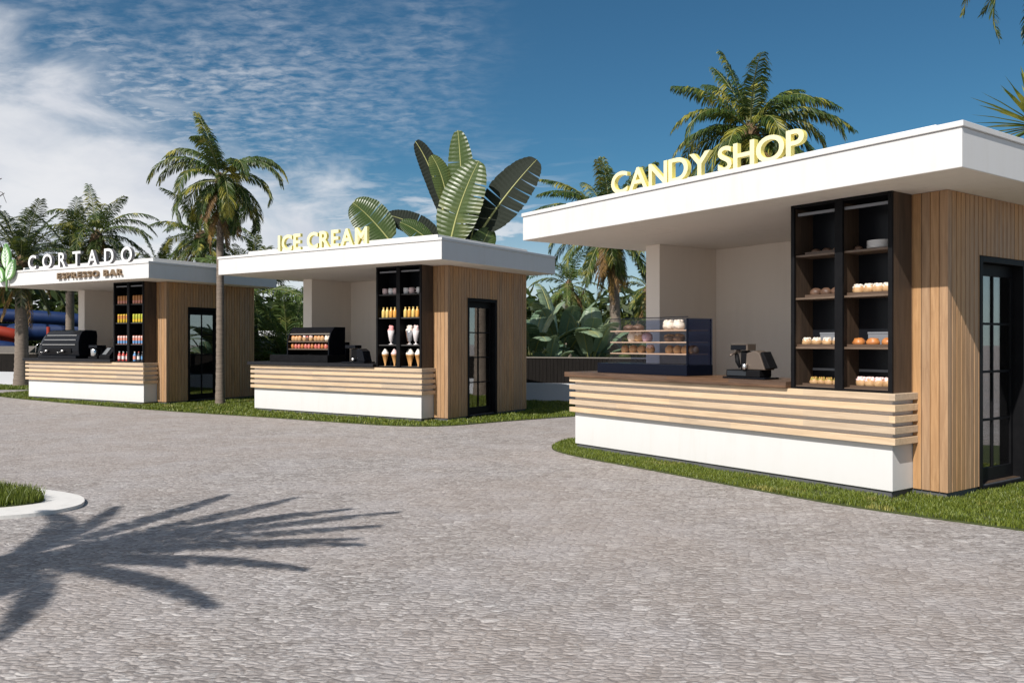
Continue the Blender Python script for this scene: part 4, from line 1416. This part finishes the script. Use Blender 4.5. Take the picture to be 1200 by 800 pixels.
# giant paddle leaved plant behind the ice cream kiosk
pl = Vector((-1.25, 20.8, 0))
sc = 20.8 / 972.65
def bp(px, py, d=0.0):
    return Vector(((px - 600) * sc - pl.x, d, 1.51 + (400.86 - py) * sc))
root = empty('giant_paddle_plant', pl); tag(root, 'giant plant with tall paddle leaves rising behind the ice cream kiosk', 'broad leaf plant')
b = MB(); b.smooth = True; b.tube([(0, 0, -.05), (0, 0, 1.2), (.0, 0, 2.6)], [.17, .15, .10], 12); b.build('trunk', M['trunk'], root)
hub = Vector((0, 0, 2.5))
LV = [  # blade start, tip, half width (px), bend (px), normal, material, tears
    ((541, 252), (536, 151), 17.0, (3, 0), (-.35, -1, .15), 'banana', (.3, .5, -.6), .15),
    ((519, 248), (484, 160), 17.0, (5, -12), (-.75, -.6, .1), 'bananashade', (.4,), .5),
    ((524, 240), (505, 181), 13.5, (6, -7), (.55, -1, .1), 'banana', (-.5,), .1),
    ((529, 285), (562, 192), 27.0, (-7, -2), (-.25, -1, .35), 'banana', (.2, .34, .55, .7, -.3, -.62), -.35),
    ((566, 268), (629, 188), 27.0, (-2, -5), (.35, 1, -.25), 'bananashade', (.26, .36, -.30, -.44, -.56, -.68, -.8), -.1),
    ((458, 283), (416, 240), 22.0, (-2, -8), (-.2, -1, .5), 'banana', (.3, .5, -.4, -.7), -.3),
    ((512, 279), (452, 251), 17.0, (0, -8), (.1, .8, -.6), 'bananashade', (.3, .5, -.4), .1),
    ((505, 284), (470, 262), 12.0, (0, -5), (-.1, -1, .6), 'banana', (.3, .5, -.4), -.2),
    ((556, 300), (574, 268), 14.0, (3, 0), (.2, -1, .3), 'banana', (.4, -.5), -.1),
    ((548, 290), (560, 238), 11.0, (3, 0), (.4, -1, .1), 'bananashade', (.4, -.5), .1)]
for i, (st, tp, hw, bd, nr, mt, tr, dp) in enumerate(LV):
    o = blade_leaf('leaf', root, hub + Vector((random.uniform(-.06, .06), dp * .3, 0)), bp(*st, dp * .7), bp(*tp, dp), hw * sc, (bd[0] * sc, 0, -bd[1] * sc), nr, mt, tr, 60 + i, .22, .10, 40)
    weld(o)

# broad leaved plants behind the fence, between the two nearer kiosks
for i, (x, y, n, ln, wd, h, gr, lab) in enumerate((
        (.55, 23.6, 11, 1.75, .33, 1.2, 'bluegreen', 'broad leaved plant close to the right side wall of the ice cream kiosk'),
        (1.45, 24.4, 14, 1.6, .33, 1.2, 'bluegreen', 'broad leaved plant with pale blue green leaves in the middle of the gap'),
        (2.2, 23.4, 12, 1.15, .28, 1.0, 'bluegreen', 'lower broad leaved plant left of the skirted palm trunk'),
        (1.0, 22.7, 9, .85, .20, .8, 'bluegreen', 'small broad leaved plant just behind the dark fence'),
        (3.4, 23.2, 9, .9, .20, .7, 'banana', 'broad leaved plant behind the glass display case'),
        (-6.55, 24.6, 9, .9, .2, .7, 'banana', 'small broad leaved plant behind the ice cream counter end'))):
    banana_random('broad_leaf_plant', (x, y, 0), lab, n, ln, wd, 300 + i, gr, .8, h)


def bush(loc, rx, ry, rz, n, label, m, seed, size=.16, name='shrub', cat='shrub', group='shrubs behind the fence', kind=None):
    rng = np.random.default_rng(seed)
    cl_ = rng.normal(0, 1, (max(6, n // 160), 3)); cl_ /= np.linalg.norm(cl_, axis=1)[:, None]
    cl_ *= rng.uniform(.45, 1.0, (len(cl_), 1))
    pick = rng.integers(0, len(cl_), n)
    p = cl_[pick] + rng.normal(0, .22, (n, 3))
    p[:, 2] = np.abs(p[:, 2] * .5 + .5)
    p *= np.array([rx, ry, rz])
    d = rng.normal(0, 1, (n, 3)); d /= np.linalg.norm(d, axis=1)[:, None]
    e = np.cross(d, rng.normal(0, 1, (n, 3))); e /= np.linalg.norm(e, axis=1)[:, None]
    s_ = size * rng.uniform(.6, 1.3, (n, 1))
    v = np.empty((n, 4, 3)); v[:, 0] = p - d * s_; v[:, 1] = p + e * s_ * .35; v[:, 2] = p + d * s_; v[:, 3] = p - e * s_ * .35
    b = MB(); b.v = [tuple(q) for q in v.reshape(-1, 3)]
    for i in range(n): b.face((4 * i, 4 * i + 1, 4 * i + 2, 4 * i + 3))
    root = empty(name, loc) if kind is None else None
    o = b.build('foliage', M[m], root)
    if kind:
        o.name = name; o.location = loc; tag(o, label, cat, None, kind); return o
    t_ = MB(); t_.smooth = True; t_.tube([(0, 0, -.05), (.03, 0, rz * .4), (0, .02, rz * .8)], [.05, .04, .015], 7); t_.build('stem', M['twig'], root)
    return tag(root, label, cat, group)


bush((-7.2, 26.2, 0), .5, .5, 1.6, 700, 'bright yellow green shrub behind the ice cream display case', 'yellowbush', 7, .13)
bush((4.15, 27.5, 0), .8, .8, 2.3, 900, 'bright yellow green shrub right of the skirted palm trunk', 'yellowbush', 8, .15)
# far greenery that closes the horizon
for i, (x, y, rx, rz, lab) in enumerate(((-30, 47, 14, 5.6, 'dark far trees behind the water slide'), (-12, 50, 12, 4.0, 'dark far trees behind the espresso and ice cream kiosks'), (8, 48, 14, 4.3, 'dark far trees behind the gap between the kiosks'), (32, 45, 16, 4.5, 'dark far trees behind the candy kiosk'))):
    bush((x, y, 0), rx, 2.5, rz, 9000, lab, 'bush', 20 + i, .42, 'far_trees', 'trees', None, 'stuff')
b = MB()
N = 60
for i in range(N + 1):
    x = -190 + 5.2 * i
    z = 26 + 9 * mnoise.noise(Vector((i * .13, 3.3, 0))) + 3 * mnoise.noise(Vector((i * .5, 1.3, 0)))
    z *= math.sin(math.pi * min(1, max(0, (i + 4) / (N + 8)))) ** .6 * (.62 if x > -140 else 1.05)
    b.v += [(x, 300, -1), (x, 330, max(1, z * .55)), (x, 380, max(1.5, z)), (x, 520, -1)]
for i in range(N):
    for j in range(3):
        b.face((i * 4 + j, i * 4 + j + 4, i * 4 + j + 5, i * 4 + j + 1))
structure(b.build('hill', M['hill']))

# bare twigs reaching in at the left edge
root = empty('bare_tree', (-15.6, 24.1, 0)); tag(root, 'bare tree at left edge with only thin leafless twig tips showing', 'tree')
b = MB(); b.smooth = True
b.tube([(0, 0, -.05), (.05, 0, 2), (-.1, 0, 4.2)], [.09, .07, .04], 8); b.build('trunk', M['twig'], root)
b = MB(); b.smooth = True
for pts in ([(-.1, 0, 4.2), (.2, 0, 5.6), (.52, 0, 5.95), (.80, 0, 5.85), (.92, 0, 5.55)], [(.2, 0, 5.6), (.5, .1, 5.65), (.80, .1, 5.85)], [(-.1, 0, 4.2), (-.5, .2, 5.5), (-.7, .1, 6.3)], [(.52, 0, 5.95), (.6, .05, 6.2), (.72, .1, 6.28)]):
    b.tube(pts, [.025, .018, .013, .01, .006][:len(pts)], 5)
b.build('branches', M['twig'], root)

# ------------------------------------------------------------------ water slide, hut and pavilion beyond the fence
root = empty('water_slide', (-22.5, 37.0, 0)); tag(root, 'blue and red water slide beyond the fence at far left', 'water slide')


def flume(pts, r, m, name, z0=180, z1=360):
    b = MB(); b.smooth = True
    n = 12; P = [Vector(p) for p in pts]
    # resample
    Q = []
    for i in range(len(P) - 1):
        for k2 in range(5): Q.append(P[i].lerp(P[i + 1], k2 / 5))
    Q.append(P[-1])
    for _ in range(3):
        Q = [Q[0]] + [(Q[i - 1] + Q[i] * 2 + Q[i + 1]) / 4 for i in range(1, len(Q) - 1)] + [Q[-1]]
    b.tube(Q, r, 14)
    return b.build(name, M[m], root)


flume([(-4, 0, 2.6), (-1, .3, 2.75), (2.0, .5, 2.6), (4.4, 1.5, 2.3)], .30, 'blueslide', 'blue_flume')
flume([(-4, 2, 1.9), (0, 2.2, 2.0), (3.0, 2.4, 2.0), (6.2, 2.6, 1.95)], .42, 'blueslide', 'blue_flume')
flume([(-4, -.6, 2.0), (-.4, -.5, 2.05), (.9, -.2, 1.75), (-.2, .2, 1.45), (-4, .4, 1.3)], .26, 'redslide', 'red_flume')
flume([(-4, -1.0, 1.35), (-.5, -.9, 1.38), (.9, -.6, 1.18), (.4, -.3, .95)], .30, 'blueslide', 'blue_flume')
flume([(-4, -1.6, .85), (-.6, -1.5, .9), (1.0, -1.2, .95)], .22, 'redslide', 'red_flume')
for x, y in ((-.6, -.2), (1.6, .4), (3.6, 1.8), (5.4, 2.6)):
    b = MB(); b.smooth = True; b.tube([(x, y, -.05), (x, y, 2.2)], .07, 10); b.build('support_post', M['redslide'], root)
root = empty('thatched_hut', (-21.0, 34.2, 0)); tag(root, 'low weathered grey thatched hut under the water slide', 'hut')
b = MB(); b.box(-2.6, 1.2, -1, 1, -.05, .75); b.build('wall', M['fencedark'], root)
b = MB(); b.xprism([(-1.3, .7), (1.3, .7), (0, 1.35)], -2.8, 1.4); b.build('roof', M['thatch'], root)
root = empty('pavilion', (-11.3, 42.0, 0)); tag(root, 'low white roofed pavilion far behind the ice cream counter', 'pavilion')
b = MB(); b.box(-4.5, 2.2, -2, 2, 1.80, 2.05); b.build('roof', M['pavil'], root, .02)
b = MB(); b.box(-4.0, 1.9, -1.2, 1.6, -.05, 1.8); b.build('wall', M['fencedark'], root)
for x in (-3.2, -1.4, .4):
    b = MB(); b.box(x, x + 1.2, -1.24, -1.202, .7, 1.6); b.build('window', M['greyglass'], root)
b = MB(); b.box(-4.2, 2.0, -1.26, -1.201, .2, .45); b.build('skirting', M['pavil'], root)
